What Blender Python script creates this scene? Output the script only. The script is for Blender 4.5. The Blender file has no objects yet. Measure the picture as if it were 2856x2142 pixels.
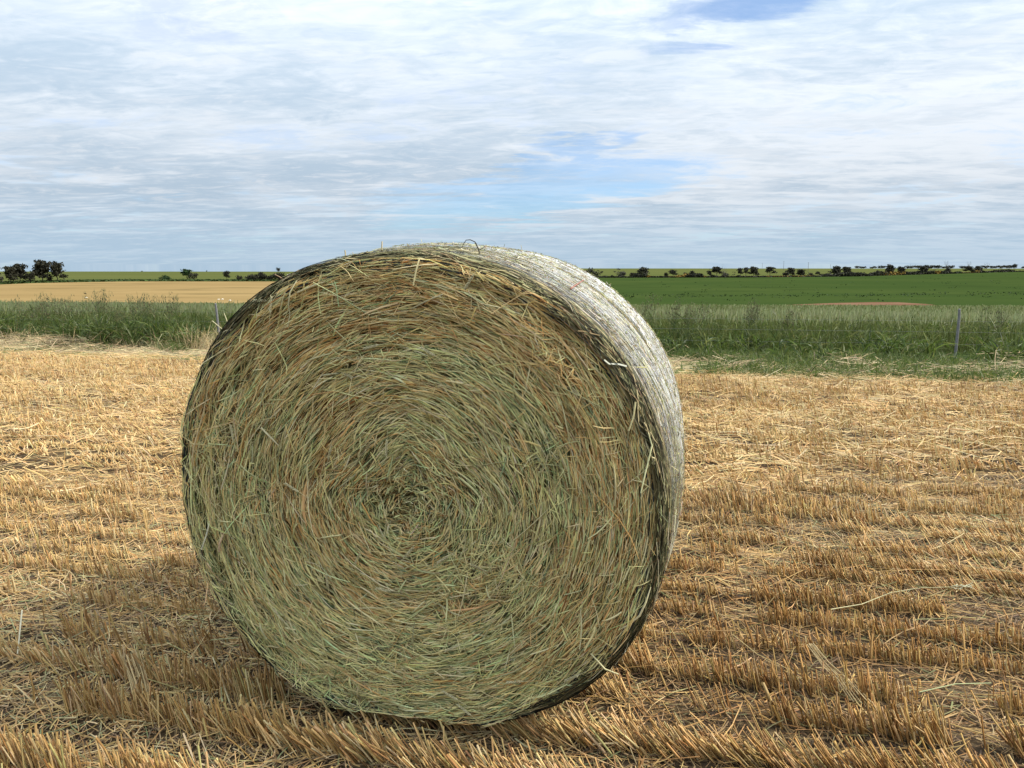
import bpy, math, random
import numpy as np

random.seed(7)
rng = np.random.default_rng(11)
scene = bpy.context.scene
C = scene.collection
R = math.radians

# ------------------------------------------------------------------ camera
EYE = 1.3907
PITCH = 0.15406
FPX = 2145.0                       # focal length in photograph pixels (2856 wide)
cd = bpy.data.cameras.new("camera")
cam = bpy.data.objects.new("camera", cd)
C.objects.link(cam)
cd.sensor_width = 36.0
cd.lens = 36.0 * FPX / 2856.0
cd.clip_start = 0.05
cd.clip_end = 12000.0
cam.location = (0, 0, EYE)
cam.rotation_euler = (R(90) - PITCH, 0, 0)
scene.camera = cam

# ------------------------------------------------------------------ light
SUN_EL = R(43.0)
SUN_DIR = np.array([math.cos(SUN_EL) * 0.998, math.cos(SUN_EL) * 0.06, math.sin(SUN_EL)])
sd = bpy.data.lights.new("sun", 'SUN')
sd.energy = 4.0
sd.angle = R(15.0)
sd.color = (1.0, 0.95, 0.87)
sun = bpy.data.objects.new("sun", sd)
C.objects.link(sun)
sun.rotation_euler = (R(90) - SUN_EL, 0, math.atan2(SUN_DIR[0], -SUN_DIR[1]))

scene.view_settings.view_transform = 'Standard'
scene.view_settings.look = 'None'
scene.view_settings.exposure = 0.5
scene.view_settings.gamma = 1.0
scene.view_settings.use_curve_mapping = False
scene.cycles.max_bounces = 6
scene.cycles.diffuse_bounces = 3
scene.cycles.transparent_max_bounces = 4


class NT:
    """small node-tree helper"""
    def __init__(self, tree):
        self.t = tree
        self.t.nodes.clear()

    def n(self, kind, **kw):
        nd = self.t.nodes.new(kind)
        for k, v in kw.items():
            setattr(nd, k, v)
        return nd

    def put(self, sock, v):
        if hasattr(v, 'is_linked') or isinstance(v, bpy.types.NodeSocket):
            self.t.links.new(v, sock)
        else:
            sock.default_value = v

    def math(self, op, a, b=0.0, c=0.0, clamp=False):
        nd = self.n('ShaderNodeMath', operation=op)
        nd.use_clamp = clamp
        for i, v in enumerate((a, b, c)):
            self.put(nd.inputs[i], v)
        return nd.outputs[0]

    def sstep(self, v, a, b, lo=0.0, hi=1.0):
        nd = self.n('ShaderNodeMapRange', interpolation_type='SMOOTHSTEP')
        for i, x in enumerate((v, a, b, lo, hi)):
            self.put(nd.inputs[i], x)
        return nd.outputs[0]

    def mix(self, f, a, b):
        nd = self.n('ShaderNodeMix', data_type='RGBA')
        self.put(nd.inputs[0], f)
        for i, v in ((6, a), (7, b)):
            if isinstance(v, tuple):
                v = tuple(v) + ((1.0,) if len(v) == 3 else ())
            self.put(nd.inputs[i], v)
        return nd.outputs[2]

    def vec(self, x, y, z=0.0):
        nd = self.n('ShaderNodeCombineXYZ')
        for i, v in enumerate((x, y, z)):
            self.put(nd.inputs[i], v)
        return nd.outputs[0]

    def noise(self, v, scale, detail=6.0, rough=0.55, dist=0.0):
        nd = self.n('ShaderNodeTexNoise')
        self.put(nd.inputs['Vector'], v)
        nd.inputs['Scale'].default_value = scale
        nd.inputs['Detail'].default_value = detail
        nd.inputs['Roughness'].default_value = rough
        nd.inputs['Distortion'].default_value = dist
        return nd.outputs[0]


# ------------------------------------------------------------------ sky
world = bpy.data.worlds.new("World")
scene.world = world
world.use_nodes = True
w = NT(world.node_tree)
out = w.n('ShaderNodeOutputWorld')
sky = w.n('ShaderNodeTexSky', sky_type='NISHITA')
sky.sun_disc = False
sky.sun_elevation = SUN_EL
sky.sun_rotation = math.atan2(SUN_DIR[0], SUN_DIR[1])
sky.air_density = 1.0
sky.dust_density = 0.0
sky.ozone_density = 5.0
tc = w.n('ShaderNodeTexCoord')
sep = w.n('ShaderNodeSeparateXYZ')
w.put(sep.inputs[0], tc.outputs['Generated'])
dx, dy, dz = sep.outputs
zc = w.math('MAXIMUM', dz, 0.0)
den = w.math('ADD', zc, 0.085)
px = w.math('DIVIDE', dx, den)
py = w.math('DIVIDE', dy, den)
# wind-drawn layers: slightly sheared plane coordinates of a cloud sheet
p0 = w.vec(px, py, 0.0)
p1 = w.vec(w.math('ADD', px, w.math('MULTIPLY', py, 0.35)), py, 3.7)
big = w.noise(p0, 0.42, 3.0, 0.5, 0.3)
mid = w.noise(p1, 0.95, 9.0, 0.60, 0.5)
fine = w.noise(w.vec(w.math('MULTIPLY', px, 1.0), w.math('MULTIPLY', py, 1.25), 9.1), 3.2, 9.0, 0.66, 0.6)
wisp = w.noise(w.vec(w.math('MULTIPLY', px, 0.8), w.math('MULTIPLY', py, 2.1), 5.3), 1.6, 8.0, 0.62, 0.35)
rip = w.noise(w.vec(w.math('ADD', w.math('MULTIPLY', px, 0.75), w.math('MULTIPLY', py, 0.5)), w.math('MULTIPLY', py, 1.5), 2.2), 7.5, 4.0, 0.55, 0.8)
az = w.math('ARCTAN2', dx, dy)
el = w.math('ARCSINE', dz)
warp_a = w.math('MULTIPLY', w.math('SUBTRACT', mid, 0.5), 0.34)
warp_e = w.math('MULTIPLY', w.math('SUBTRACT', wisp, 0.5), 0.13)
aw = w.math('ADD', az, warp_a)
ew = w.math('ADD', el, warp_e)


def gap(a0, e0, ra, re, tilt, soft0=1.25, soft1=0.35):
    da = w.math('SUBTRACT', aw, a0)
    de = w.math('SUBTRACT', w.math('SUBTRACT', ew, e0), w.math('MULTIPLY', da, tilt))
    q = w.math('ADD', w.math('POWER', w.math('DIVIDE', da, ra), 2.0), w.math('POWER', w.math('DIVIDE', de, re), 2.0))
    return w.sstep(q, soft0, soft1)


g1 = gap(0.010, 0.088, 0.17, 0.028, 0.15, 1.8, 0.2)
g2 = gap(0.070, 0.138, 0.065, 0.018, 0.30, 1.6, 0.2)
g3 = gap(0.37, 0.296, 0.17, 0.020, 0.12, 1.9, 0.2)
gaps = w.math('MAXIMUM', w.math('MULTIPLY', g1, 0.54), w.math('MAXIMUM', w.math('MULTIPLY', g2, 0.48), w.math('MULTIPLY', g3, 0.62)))
# general broken cover over the rest of the sky
brk = w.sstep(w.math('ADD', w.math('MULTIPLY', mid, 0.6), w.math('MULTIPLY', fine, 0.4)), 0.36, 0.48)
cover = w.math('MULTIPLY', w.math('ADD', 0.68, w.math('MULTIPLY', brk, 0.32)), w.math('SUBTRACT', 1.0, gaps))
# thin white streaks crossing the gaps
streak = w.sstep(wisp, 0.55, 0.72)
cover = w.math('MAXIMUM', cover, w.math('MULTIPLY', streak, 0.75))
# cloud brightness: thick grey undersides and bright thin edges
thick = w.math('ADD', w.math('MULTIPLY', big, 0.32), w.math('ADD', w.math('MULTIPLY', mid, 0.38), w.math('MULTIPLY', fine, 0.30)))
thick = w.math('ADD', thick, w.math('MULTIPLY', w.math('SUBTRACT', rip, 0.5), w.sstep(dz, 0.03, 0.20, 0.03, 0.15)))
thick = w.math('ADD', thick, w.math('MULTIPLY', w.math('SUBTRACT', wisp, 0.5), w.sstep(dz, 0.20, 0.02, 0.10, 0.75)))
tosun = w.math('ADD', w.math('MULTIPLY', dx, float(SUN_DIR[0])), w.math('MULTIPLY', dz, 0.35))
thick = w.math('SUBTRACT', thick, w.math('MULTIPLY', tosun, 0.10))
grey = w.sstep(thick, 0.39, 0.59)
ccol = w.mix(grey, (0.680, 0.728, 0.782), (0.405, 0.505, 0.610))
hi = w.sstep(w.math('ADD', w.math('MULTIPLY', fine, 0.6), w.math('MULTIPLY', wisp, 0.4)), 0.50, 0.64)
ccol = w.mix(w.math('MULTIPLY', hi, 0.5), ccol, (0.76, 0.775, 0.80))
# air in front of the low clouds
low = w.sstep(dz, 0.10, 0.0)
ccol = w.mix(w.math('MULTIPLY', low, 0.66), ccol, (0.45, 0.62, 0.78))
low2 = w.sstep(dz, 0.07, 0.0)
cover = w.math('ADD', cover, w.math('MULTIPLY', w.math('SUBTRACT', 1.0, cover), w.math('MULTIPLY', low2, 0.55)))
bg1 = w.n('ShaderNodeBackground')
tint = w.n('ShaderNodeMix', data_type='RGBA', blend_type='MULTIPLY')
tint.inputs[0].default_value = 1.0
w.put(tint.inputs[6], sky.outputs[0])
tint.inputs[7].default_value = (0.66, 0.86, 1.05, 1.0)
w.put(bg1.inputs[0], tint.outputs[2])
bg1.inputs[1].default_value = 0.105
bg2 = w.n('ShaderNodeBackground')
w.put(bg2.inputs[0], ccol)
w.put(bg2.inputs[1], w.math('MULTIPLY_ADD', zc, 1.45, 0.69))
mx = w.n('ShaderNodeMixShader')
w.put(mx.inputs[0], cover)
w.put(mx.inputs[1], bg1.outputs[0])
w.put(mx.inputs[2], bg2.outputs[0])
w.put(out.inputs[0], mx.outputs[0])


# ------------------------------------------------------------------ numpy helpers
def hash2(i, j, seed):
    h = (i * 374761393 + j * 668265263 + seed * 1442695041) & 0xFFFFFFFF
    h = ((h ^ (h >> 13)) * 1274126177) & 0xFFFFFFFF
    return ((h ^ (h >> 16)) & 0xFFFF) / 65535.0


def vnoise(x, y, seed=0):
    x = np.asarray(x, float); y = np.asarray(y, float)
    i = np.floor(x).astype(np.int64); j = np.floor(y).astype(np.int64)
    fx = x - i; fy = y - j
    fx = fx * fx * (3 - 2 * fx); fy = fy * fy * (3 - 2 * fy)
    a = hash2(i, j, seed); b = hash2(i + 1, j, seed); c = hash2(i, j + 1, seed); d = hash2(i + 1, j + 1, seed)
    return (a * (1 - fx) + b * fx) * (1 - fy) + (c * (1 - fx) + d * fx) * fy


def fnoise(x, y, seed=0, oct=3):
    s = 0; a = 0.5; t = 0
    for o in range(oct):
        s = s + a * vnoise(np.asarray(x) * 2 ** o, np.asarray(y) * 2 ** o, seed + o); t += a; a *= 0.5
    return s / t


def sm(x, a, b):
    t = np.clip((np.asarray(x, float) - a) / (b - a), 0, 1)
    return t * t * (3 - 2 * t)


def norm(v):
    return v / np.maximum(np.linalg.norm(v, axis=-1, keepdims=True), 1e-9)


class Acc:
    """gathers many thin pieces into one mesh"""
    def __init__(self):
        self.v = []; self.q = []; self.c = []; self.n = 0

    def tubes(self, P, rad, ref, col, sides=3):
        n, k, _ = P.shape
        if n == 0:
            return
        rad = np.broadcast_to(rad, (n, k)) if np.ndim(rad) == 2 else np.repeat(np.asarray(rad)[:, None], k, 1)
        T = np.empty_like(P)
        T[:, 1:-1] = P[:, 2:] - P[:, :-2]
        T[:, 0] = P[:, 1] - P[:, 0]; T[:, -1] = P[:, -1] - P[:, -2]
        T = norm(T)
        ref = np.broadcast_to(np.asarray(ref, float), (n, 3))[:, None, :]
        B = norm(np.cross(T, ref + 1e-5)); N = np.cross(B, T)
        r = rad[..., None]
        if sides == 2:
            ring = [P - B * r, P + B * r]; closed = False
        elif sides == 'roof':
            ring = [P - B * r, P + N * r * 0.8, P + B * r]; closed = False
        else:
            ring = [P + r * (math.cos(a) * B + math.sin(a) * N) for a in np.arange(sides) * 2 * math.pi / sides]; closed = True
        m = len(ring)
        V = np.stack(ring, 2).reshape(-1, 3)
        base = (np.arange(n) * k * m)[:, None, None] + (np.arange(k - 1) * m)[None, :, None] + self.n
        nf = m if closed else m - 1
        a = base + np.arange(nf)[None, None, :]
        b = base + ((np.arange(nf) + 1) % m)[None, None, :]
        self.q.append(np.stack([a, b, b + m, a + m], -1).reshape(-1, 4))
        self.v.append(V)
        col = np.asarray(col, float)
        if col.ndim == 2:
            col = np.repeat(col[:, None, :], k, 1)
        self.c.append(np.repeat(col, m, axis=1).reshape(-1, 3))
        self.n += len(V)

    def quads(self, V, col):                       # V (n,4,3)
        n = len(V)
        self.v.append(V.reshape(-1, 3)); self.q.append(np.arange(n * 4).reshape(n, 4) + self.n)
        self.c.append(np.repeat(np.asarray(col, float), 4, axis=0)); self.n += n * 4

    def raw(self, V, Q, col):
        self.v.append(V); self.q.append(np.asarray(Q) + self.n)
        self.c.append(np.broadcast_to(np.asarray(col, float), (len(V), 3))); self.n += len(V)

    def mesh(self, name, mat, smooth=True, off=(0, 0, 0)):
        V = np.concatenate(self.v) - np.asarray(off, float); Q = np.concatenate(self.q); K = np.concatenate(self.c)
        return mesh_np(name, V, Q, mat, K, smooth)


def mesh_np(name, V, Q, mat, K=None, smooth=True):
    me = bpy.data.meshes.new(name)
    me.vertices.add(len(V)); me.vertices.foreach_set('co', np.ascontiguousarray(V, np.float32).ravel())
    m = len(Q)
    me.loops.add(m * 4); me.loops.foreach_set('vertex_index', np.ascontiguousarray(Q, np.int32).ravel())
    me.polygons.add(m); me.polygons.foreach_set('loop_start', np.arange(m, dtype=np.int32) * 4)
    me.polygons.foreach_set('use_smooth', np.full(m, bool(smooth)))
    if K is not None:
        at = me.attributes.new('Col', 'FLOAT_COLOR', 'POINT')
        at.data.foreach_set('color', np.concatenate([K, np.ones((len(K), 1))], 1).astype(np.float32).ravel())
    me.materials.append(mat)
    me.update(calc_edges=True)
    return me


def link(name, me, parent=None, loc=(0, 0, 0), **props):
    o = bpy.data.objects.new(name, me)
    C.objects.link(o)
    o.location = loc
    if parent is not None:
        o.parent = parent
    for k, v in props.items():
        if v is not None:
            o[k] = v
    return o


def thing(name, label, category, loc=(0, 0, 0), group=None):
    return link(name, None, None, tuple(float(x) for x in loc), label=label, category=category, group=group)


def cap(c, top=.72):
    """keep the hue when a random factor would push a colour past white"""
    c = np.maximum(c, .005)
    return c * np.minimum(1.0, top / c.max(-1, keepdims=True))


def pick(palette, weights, n, jitter=0.12):
    pal = np.array(palette, float); wt = np.array(weights, float)
    k = rng.choice(len(pal), n, p=wt / wt.sum())
    return cap(pal[k] * (1 + rng.normal(0, jitter, (n, 1))) * (1 + rng.normal(0, 0.04, (n, 3))), .8)


# ------------------------------------------------------------------ materials
def piece_mat(name, rough=0.6, spec=0.3, trans=0.0, nscale=60.0, namp=0.25):
    m = bpy.data.materials.new(name); m.use_nodes = True
    t = NT(m.node_tree)
    o = t.n('ShaderNodeOutputMaterial')
    at = t.n('ShaderNodeAttribute'); at.attribute_name = 'Col'
    g = t.n('ShaderNodeNewGeometry')
    nz = t.noise(g.outputs['Position'], nscale, 3.0)
    f = t.math('MULTIPLY_ADD', nz, 2 * namp, 1.0 - namp)
    cs = t.n('ShaderNodeVectorMath', operation='SCALE')
    t.put(cs.inputs[0], at.outputs['Color']); t.put(cs.inputs['Scale'], f)
    b = t.n('ShaderNodeBsdfPrincipled')
    t.put(b.inputs['Base Color'], cs.outputs[0])
    b.inputs['Roughness'].default_value = rough
    b.inputs['Specular IOR Level'].default_value = spec
    sh = b.outputs[0]
    if trans:
        tr = t.n('ShaderNodeBsdfTranslucent'); t.put(tr.inputs[0], cs.outputs[0])
        mxs = t.n('ShaderNodeMixShader'); mxs.inputs[0].default_value = trans
        t.put(mxs.inputs[1], sh); t.put(mxs.inputs[2], tr.outputs[0]); sh = mxs.outputs[0]
    t.put(o.inputs[0], sh)
    return m


def field_mat(name, c0, c1, c2, s0, s1, stretch=(1, 1, 1), rough=0.9, bump=0.0):
    m = bpy.data.materials.new(name); m.use_nodes = True
    t = NT(m.node_tree)
    o = t.n('ShaderNodeOutputMaterial')
    g = t.n('ShaderNodeNewGeometry')
    mp = t.n('ShaderNodeMapping'); t.put(mp.inputs[0], g.outputs['Position'])
    mp.inputs['Scale'].default_value = stretch
    a = t.noise(mp.outputs[0], s0, 6.0, 0.6, 0.4)
    b_ = t.noise(mp.outputs[0], s1, 5.0, 0.65)
    col = t.mix(t.sstep(a, 0.35, 0.65), c0, c1)
    col = t.mix(t.sstep(b_, 0.50, 0.72), col, c2)
    b = t.n('ShaderNodeBsdfPrincipled')
    t.put(b.inputs['Base Color'], col)
    b.inputs['Roughness'].default_value = rough
    b.inputs['Specular IOR Level'].default_value = 0.0
    if bump:
        bp = t.n('ShaderNodeBump'); bp.inputs['Strength'].default_value = 0.8; bp.inputs['Distance'].default_value = bump
        t.put(bp.inputs['Height'], b_); t.put(b.inputs['Normal'], bp.outputs[0])
    t.put(o.inputs[0], b.outputs[0])
    return m


M_HAY = piece_mat('hay', 0.75, 0.12, 0.12)
M_STRAW = piece_mat('straw', 0.6, 0.25, 0.15)
M_LEAF = piece_mat('green_leaf', 0.5, 0.35, 0.42, 25.0)
M_NET = piece_mat('white_net', 0.45, 0.4, 0.15)
M_NETB = piece_mat('black_net', 0.5, 0.3)
M_CROWN = piece_mat('tree_foliage', 0.7, 0.15, 0.08, 0.6, 0.35)
M_BARK = piece_mat('bark', 0.9, 0.1, 0.0, 3.0)
M_WOOD = piece_mat('weathered_wood', 0.85, 0.2, 0.0, 40.0, 0.3)
M_WIRE = piece_mat('wire', 0.5, 0.4, 0.0)
M_STONE = piece_mat('stone', 0.9, 0.1, 0.0, 2.0)

M_SOIL = field_mat('stubble_soil', (0.045, 0.033, 0.022), (0.085, 0.058, 0.033), (0.20, 0.14, 0.07), 2.0, 38.0, bump=0.012)
M_CROPSOIL = field_mat('crop_soil', (0.050, 0.075, 0.025), (0.075, 0.105, 0.035), (0.10, 0.13, 0.045), 0.3, 4.0)
M_TAN = field_mat('cut_field', (0.260, 0.180, 0.078), (0.220, 0.150, 0.063), (0.140, 0.100, 0.043), 0.012, 0.03, (0.55, 2.6, 1))
M_GREEN = field_mat('green_pasture', (0.031, 0.051, 0.0135), (0.040, 0.059, 0.0155), (0.027, 0.043, 0.0120), 0.012, 0.05, (0.5, 1.2, 1))
M_FAR = field_mat('far_pasture', (0.088, 0.094, 0.030), (0.076, 0.087, 0.027), (0.067, 0.078, 0.024), 0.006, 0.02, (0.4, 1.6, 1))
M_RED = field_mat('bare_red_soil', (0.16, 0.092, 0.056), (0.125, 0.066, 0.040), (0.19, 0.115, 0.072), 0.05, 0.2, (0.5, 2, 1))

# ------------------------------------------------------------------ terrain
EA, EB = 10.25, -0.22                       # edge of the stubble: Y = EA + EB*X
ROW = R(-13.1)                              # drill rows run almost parallel to the fence
E_ = np.array([math.cos(ROW), math.sin(ROW)]); Q_ = np.array([-math.sin(ROW), math.cos(ROW)])
ROWGAP = 0.229
tab = np.array([
    # Y, left z, right z
    (-400, 0, 0), (0, 0, 0), (12.5, 0, 0), (14, -.05, -.05), (20, -.36, -.36), (30, -.88, -.88), (45, -1.6, -1.6), (70, -2.79, -2.79), (100, -4.6, -4.6),
    (160, -8.3, -8.3), (220, -11.7, -11.7), (250, -12.2, -12.3), (300, -11.8, -12.1), (380, -10.3, -11.6), (450, -8.75, -11.3), (475, -8.57, -11.2), (700, -10.1, -10.2),
    (900, -10.8, -8.95), (1100, -11.2, -8.5), (1500, -11.7, -7.6), (1800, -17, -6.9), (2300, -32, -13), (3000, -60, -40), (6000, -160, -160)], float)
ys = np.concatenate([np.linspace(-400, 10, 50), np.exp(np.linspace(math.log(10.2), math.log(6000), 700))])
zl = np.interp(ys, tab[:, 0], tab[:, 1]); zr = np.interp(ys, tab[:, 0], tab[:, 2])
ker = np.exp(-0.5 * (np.arange(-12, 13) / 5.0) ** 2); ker /= ker.sum()
for arr in (zl, zr):
    arr[60:-30] = np.convolve(arr, ker, 'same')[60:-30]


def zt(X, Y):
    X = np.asarray(X, float); Y = np.asarray(Y, float)
    k = 0.2 - 0.15 * sm(Y, 14, 45)
    s = X / np.maximum(Y, 1.0)
    ye = np.where(Y > 1, Y + k * np.clip(X, -3 * np.abs(Y), 3 * np.abs(Y)), Y)
    a = np.interp(ye, ys, zl); b = np.interp(ye, ys, zr)
    return a + (b - a) * sm(s, -0.16, 0.0)


def rowz(X, Y):
    c = Q_[0] * X + Q_[1] * Y
    amp = 0.010 * sm(Y, EA + EB * X - 0.3, EA + EB * X - 2.0)
    bump = (fnoise(X * 3, Y * 3, 5) - 0.5) * 0.02 + (fnoise(X * 14, Y * 14, 8) - 0.5) * 0.012
    return amp * np.cos(c / ROWGAP * 2 * math.pi) + bump * sm(Y, EA + EB * X, EA + EB * X - 1.0)


def grid_faces(a, b):
    i = np.arange(a - 1)[:, None] * b + np.arange(b - 1)[None, :]
    return np.stack([i, i + b, i + b + 1, i + 1], -1).reshape(-1, 4)


xs = np.unique(np.concatenate([-np.geomspace(5, 320, 30), np.arange(-5, 5.01, 0.045), np.geomspace(5, 320, 30)]))
tt = np.unique(np.concatenate([np.linspace(-300, 0.5, 20), np.arange(0.5, 6.5, 0.045), np.linspace(6.5, 10.25, 40)])) - EA
gx, gt = np.meshgrid(xs, tt, indexing='ij')
gy = gt + EA + EB * gx
V = np.stack([gx, gy, zt(gx, gy) * 0 + rowz(gx, gy)], -1).reshape(-1, 3)
stubble_field = link('stubble_field', mesh_np('stubble_field', V, grid_faces(len(xs), len(tt)), M_SOIL), kind='structure',
                     label='mown stubble field of pale cut straw in drill rows around the bale', category='field')


def polar_patch(name, s, y0, y1, mat, n, label, lift=0.0, cat='field', geo=True):
    s = np.asarray(s); a = y0(s); b = y1(s)
    u = np.linspace(0, 1, n)
    Y = a[:, None] * (b / a)[:, None] ** u[None, :] if geo else a[:, None] + (b - a)[:, None] * u
    X = s[:, None] * Y
    V = np.stack([X, Y, zt(X, Y) + lift], -1).reshape(-1, 3)
    return link(name, mesh_np(name, V, grid_faces(len(s), n)[:, ::-1], mat), kind='structure', label=label, category=cat)


edge = lambda s: EA / (1 - EB * s)
b1 = lambda s: np.full_like(s, 240.0)
b2 = lambda s: np.interp(s, [-4, -.67, -.62, -.50, -.10, .0, .10, .30, .45, .57, .67, 4], [425, 425, 445, 472, 472, 640, 690, 700, 745, 890, 1110, 1150])
b3 = lambda s: np.full_like(s, 6000.0)
sL = np.unique(np.concatenate([np.linspace(-4, -.8, 30), np.linspace(-.8, -.03, 80)]))
sR = np.unique(np.concatenate([np.linspace(-.03, .8, 90), np.linspace(.8, 4, 30)]))
sA = np.unique(np.concatenate([sL, sR]))
polar_patch('crop_field', sA, edge, b1, M_CROPSOIL, 120, 'ground under the standing green crop beyond the fence')
polar_patch('cut_field', sL, b1, b2, M_TAN, 60, 'tan cut paddock beyond the green crop on the left')
polar_patch('green_field', sR, b1, b2, M_GREEN, 60, 'dark green paddock beyond the crop on the right')
polar_patch('far_field', sA, b2, b3, M_FAR, 120, 'pale olive green paddock rising to the skyline')
sP = np.linspace(.30, .57, 40)
polar_patch('bare_soil', sP, lambda s: 242 + 0 * s, lambda s: 246 + 34 * np.interp(s, [.30, .36, .42, .47, .50, .54, .57], [.0, .5, .85, 1, .97, .6, .0]), M_RED, 12, 'strip of bare reddish soil at the near edge of the dark green paddock', 0.1, 'soil')

# ------------------------------------------------------------------ the bale
BX, BY, YAW = -0.30878, 2.12626, 0.228688
AX = np.array([math.sin(YAW), math.cos(YAW), 0.0])       # axis, pointing away from the camera
BX_ = np.array([math.cos(YAW), -math.sin(YAW), 0.0])     # to the right
UP = np.array([0, 0, 1.0])
FR = [2.267e-2, -1.67e-3, 4.13e-3, 1.26e-4, -9.83e-3, -1.65e-3]
ZC = 0.72
BLEN = 1.205
bale = thing('hay_bale', 'large round green hay bale wrapped in white net standing on the stubble', 'hay bale', (BX + AX[0] * .6, BY + AX[1] * .6, 0))
BOFF = np.array(bale.location)


def mth(t):
    return 1 + FR[0] * np.cos(2 * t) + FR[1] * np.sin(2 * t) + FR[2] * np.cos(3 * t) + FR[3] * np.sin(3 * t) + FR[4] * np.cos(4 * t) + FR[5] * np.sin(4 * t)


PS = np.array([-0.012, 0.0, .02, .05, .09, .14, .20, .28, .40, .55, .75, .95, 1.08, 1.15, 1.19, 1.205])
PR = 0.988 * np.array([.690, .715, .731, .738, .739, .738, .743, .755, .762, .764, .763, .757, .748, .738, .72, .69])


def bale_pt(s, r, t):
    """point at axial distance s, radius r (before the bale's own squash), angle t"""
    s = np.asarray(s, float)[..., None]
    rm = (r * mth(t))
    P = np.array([BX, BY, ZC]) + AX * s + BX_ * (rm * np.cos(t))[..., None] + UP * (rm * np.sin(t))[..., None]
    P[..., 2] = np.maximum(P[..., 2], 0.066 + 0.012 * np.abs(P[..., 2] + .02))
    return P


def prof(s):
    return np.interp(s, PS, PR)


def side_bulge(s, t):
    return (fnoise(np.cos(t) * 2.3 + s * 4 + 9, np.sin(t) * 2.3 + 5 + s * 2, 31) - 0.5) * 0.016


# windings: level sets of f, pointed above the core as in the photograph
CORE = np.array([0.02, 0.0])


def wind(x, y):
    """x right, y up from the bale centre -> level value"""
    k = sm(np.hypot(x, y), 0.72, 0.0)
    xx = x - CORE[0] * k; yy = y - CORE[1] * k
    r = np.hypot(xx, yy) + 1e-6
    up = sm(yy / r, 0.0, 0.8)
    pt = 0.55 * np.abs(xx) * up * sm(r, 0.42, 0.06) + 0.12 * np.abs(xx) * sm(-yy / r, .2, .9) * sm(r, .3, .05)
    return r + pt


def face_depth(x, y):
    """how far the cut face stands out towards the camera"""
    r = np.hypot(x, y)
    f = wind(x, y); t = np.arctan2(y, x)
    d = 0.034 * (fnoise(f * 34 + 11, t * 5 + 40, 45, 2) - 0.5)
    d += 0.058 * (fnoise(f * 17 + 3, np.cos(t) * 1.6 + np.sin(t) * 1.2 + 5, 41, 3) - 0.5)
    d += 0.020 * (fnoise(x * 5 + 20, y * 5 + 20, 43, 3) - 0.5)
    d += 0.018 * (fnoise(x * 22 + 20, y * 22 + 20, 47, 2) - 0.5)
    d += 0.012 - 0.075 * sm(r, 0.60, 0.73) * sm(r, 0.60, 0.73) * 0.35
    d -= 0.030 * sm(r, 0.12, 0.0)
    d = np.where(d > .010, .010 + .3 * (d - .010), d)
    return d


def face_pt(x, y, d):
    P = np.array([BX, BY, ZC]) + BX_ * x[..., None] + UP * y[..., None] - AX * d[..., None]
    P[..., 2] = np.maximum(P[..., 2], 0.066)
    return P


# core: the body under the stalks
thb = np.linspace(0, 2 * math.pi, 241)[:-1]
ss = np.unique(np.concatenate([np.linspace(0.0, 0.14, 10), np.linspace(.14, 1.205, 34)]))
a = Acc()
S2, T2 = np.meshgrid(ss, thb, indexing='ij')
P = bale_pt(S2, prof(S2) - 0.010 + side_bulge(S2, T2), T2)
n_s, n_t = S2.shape
i = np.arange(n_s - 1)[:, None] * n_t; j = np.arange(n_t)[None, :]; j2 = (j + 1) % n_t
Qb = np.stack([i + j, i + j2, i + n_t + j2, i + n_t + j], -1).reshape(-1, 4)
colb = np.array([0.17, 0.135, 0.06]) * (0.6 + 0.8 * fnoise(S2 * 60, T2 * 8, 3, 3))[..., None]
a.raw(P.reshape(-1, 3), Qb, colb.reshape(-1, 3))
for side in (0, 1):
    rr = np.linspace(0.0, 1.0, 60) ** 0.8
    R2, T3 = np.meshgrid(rr, thb, indexing='ij')
    rad = R2 * 0.703 * mth(T3)
    x, y = rad * np.cos(T3), rad * np.sin(T3)
    if side == 0:
        P = face_pt(x, y, face_depth(x, y) - 0.012)
    else:
        P = face_pt(x, y, -(BLEN - 0.01) - 0.0 * x)
    f = wind(x, y)
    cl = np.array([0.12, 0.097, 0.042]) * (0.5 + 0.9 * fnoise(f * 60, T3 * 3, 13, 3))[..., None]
    i = np.arange(len(rr) - 1)[:, None] * n_t
    Qf = np.stack([i + j, i + j2, i + n_t + j2, i + n_t + j], -1).reshape(-1, 4)
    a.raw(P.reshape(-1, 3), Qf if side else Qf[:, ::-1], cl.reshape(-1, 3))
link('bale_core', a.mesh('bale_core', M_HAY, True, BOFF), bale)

HAY = [(.78, .66, .33), (.64, .54, .225), (.46, .42, .18), (.30, .335, .15), (.17, .225, .11), (.64, .42, .17), (.48, .25, .085), (.37, .23, .09), (.72, .61, .37), (.10, .09, .045)]


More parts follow.
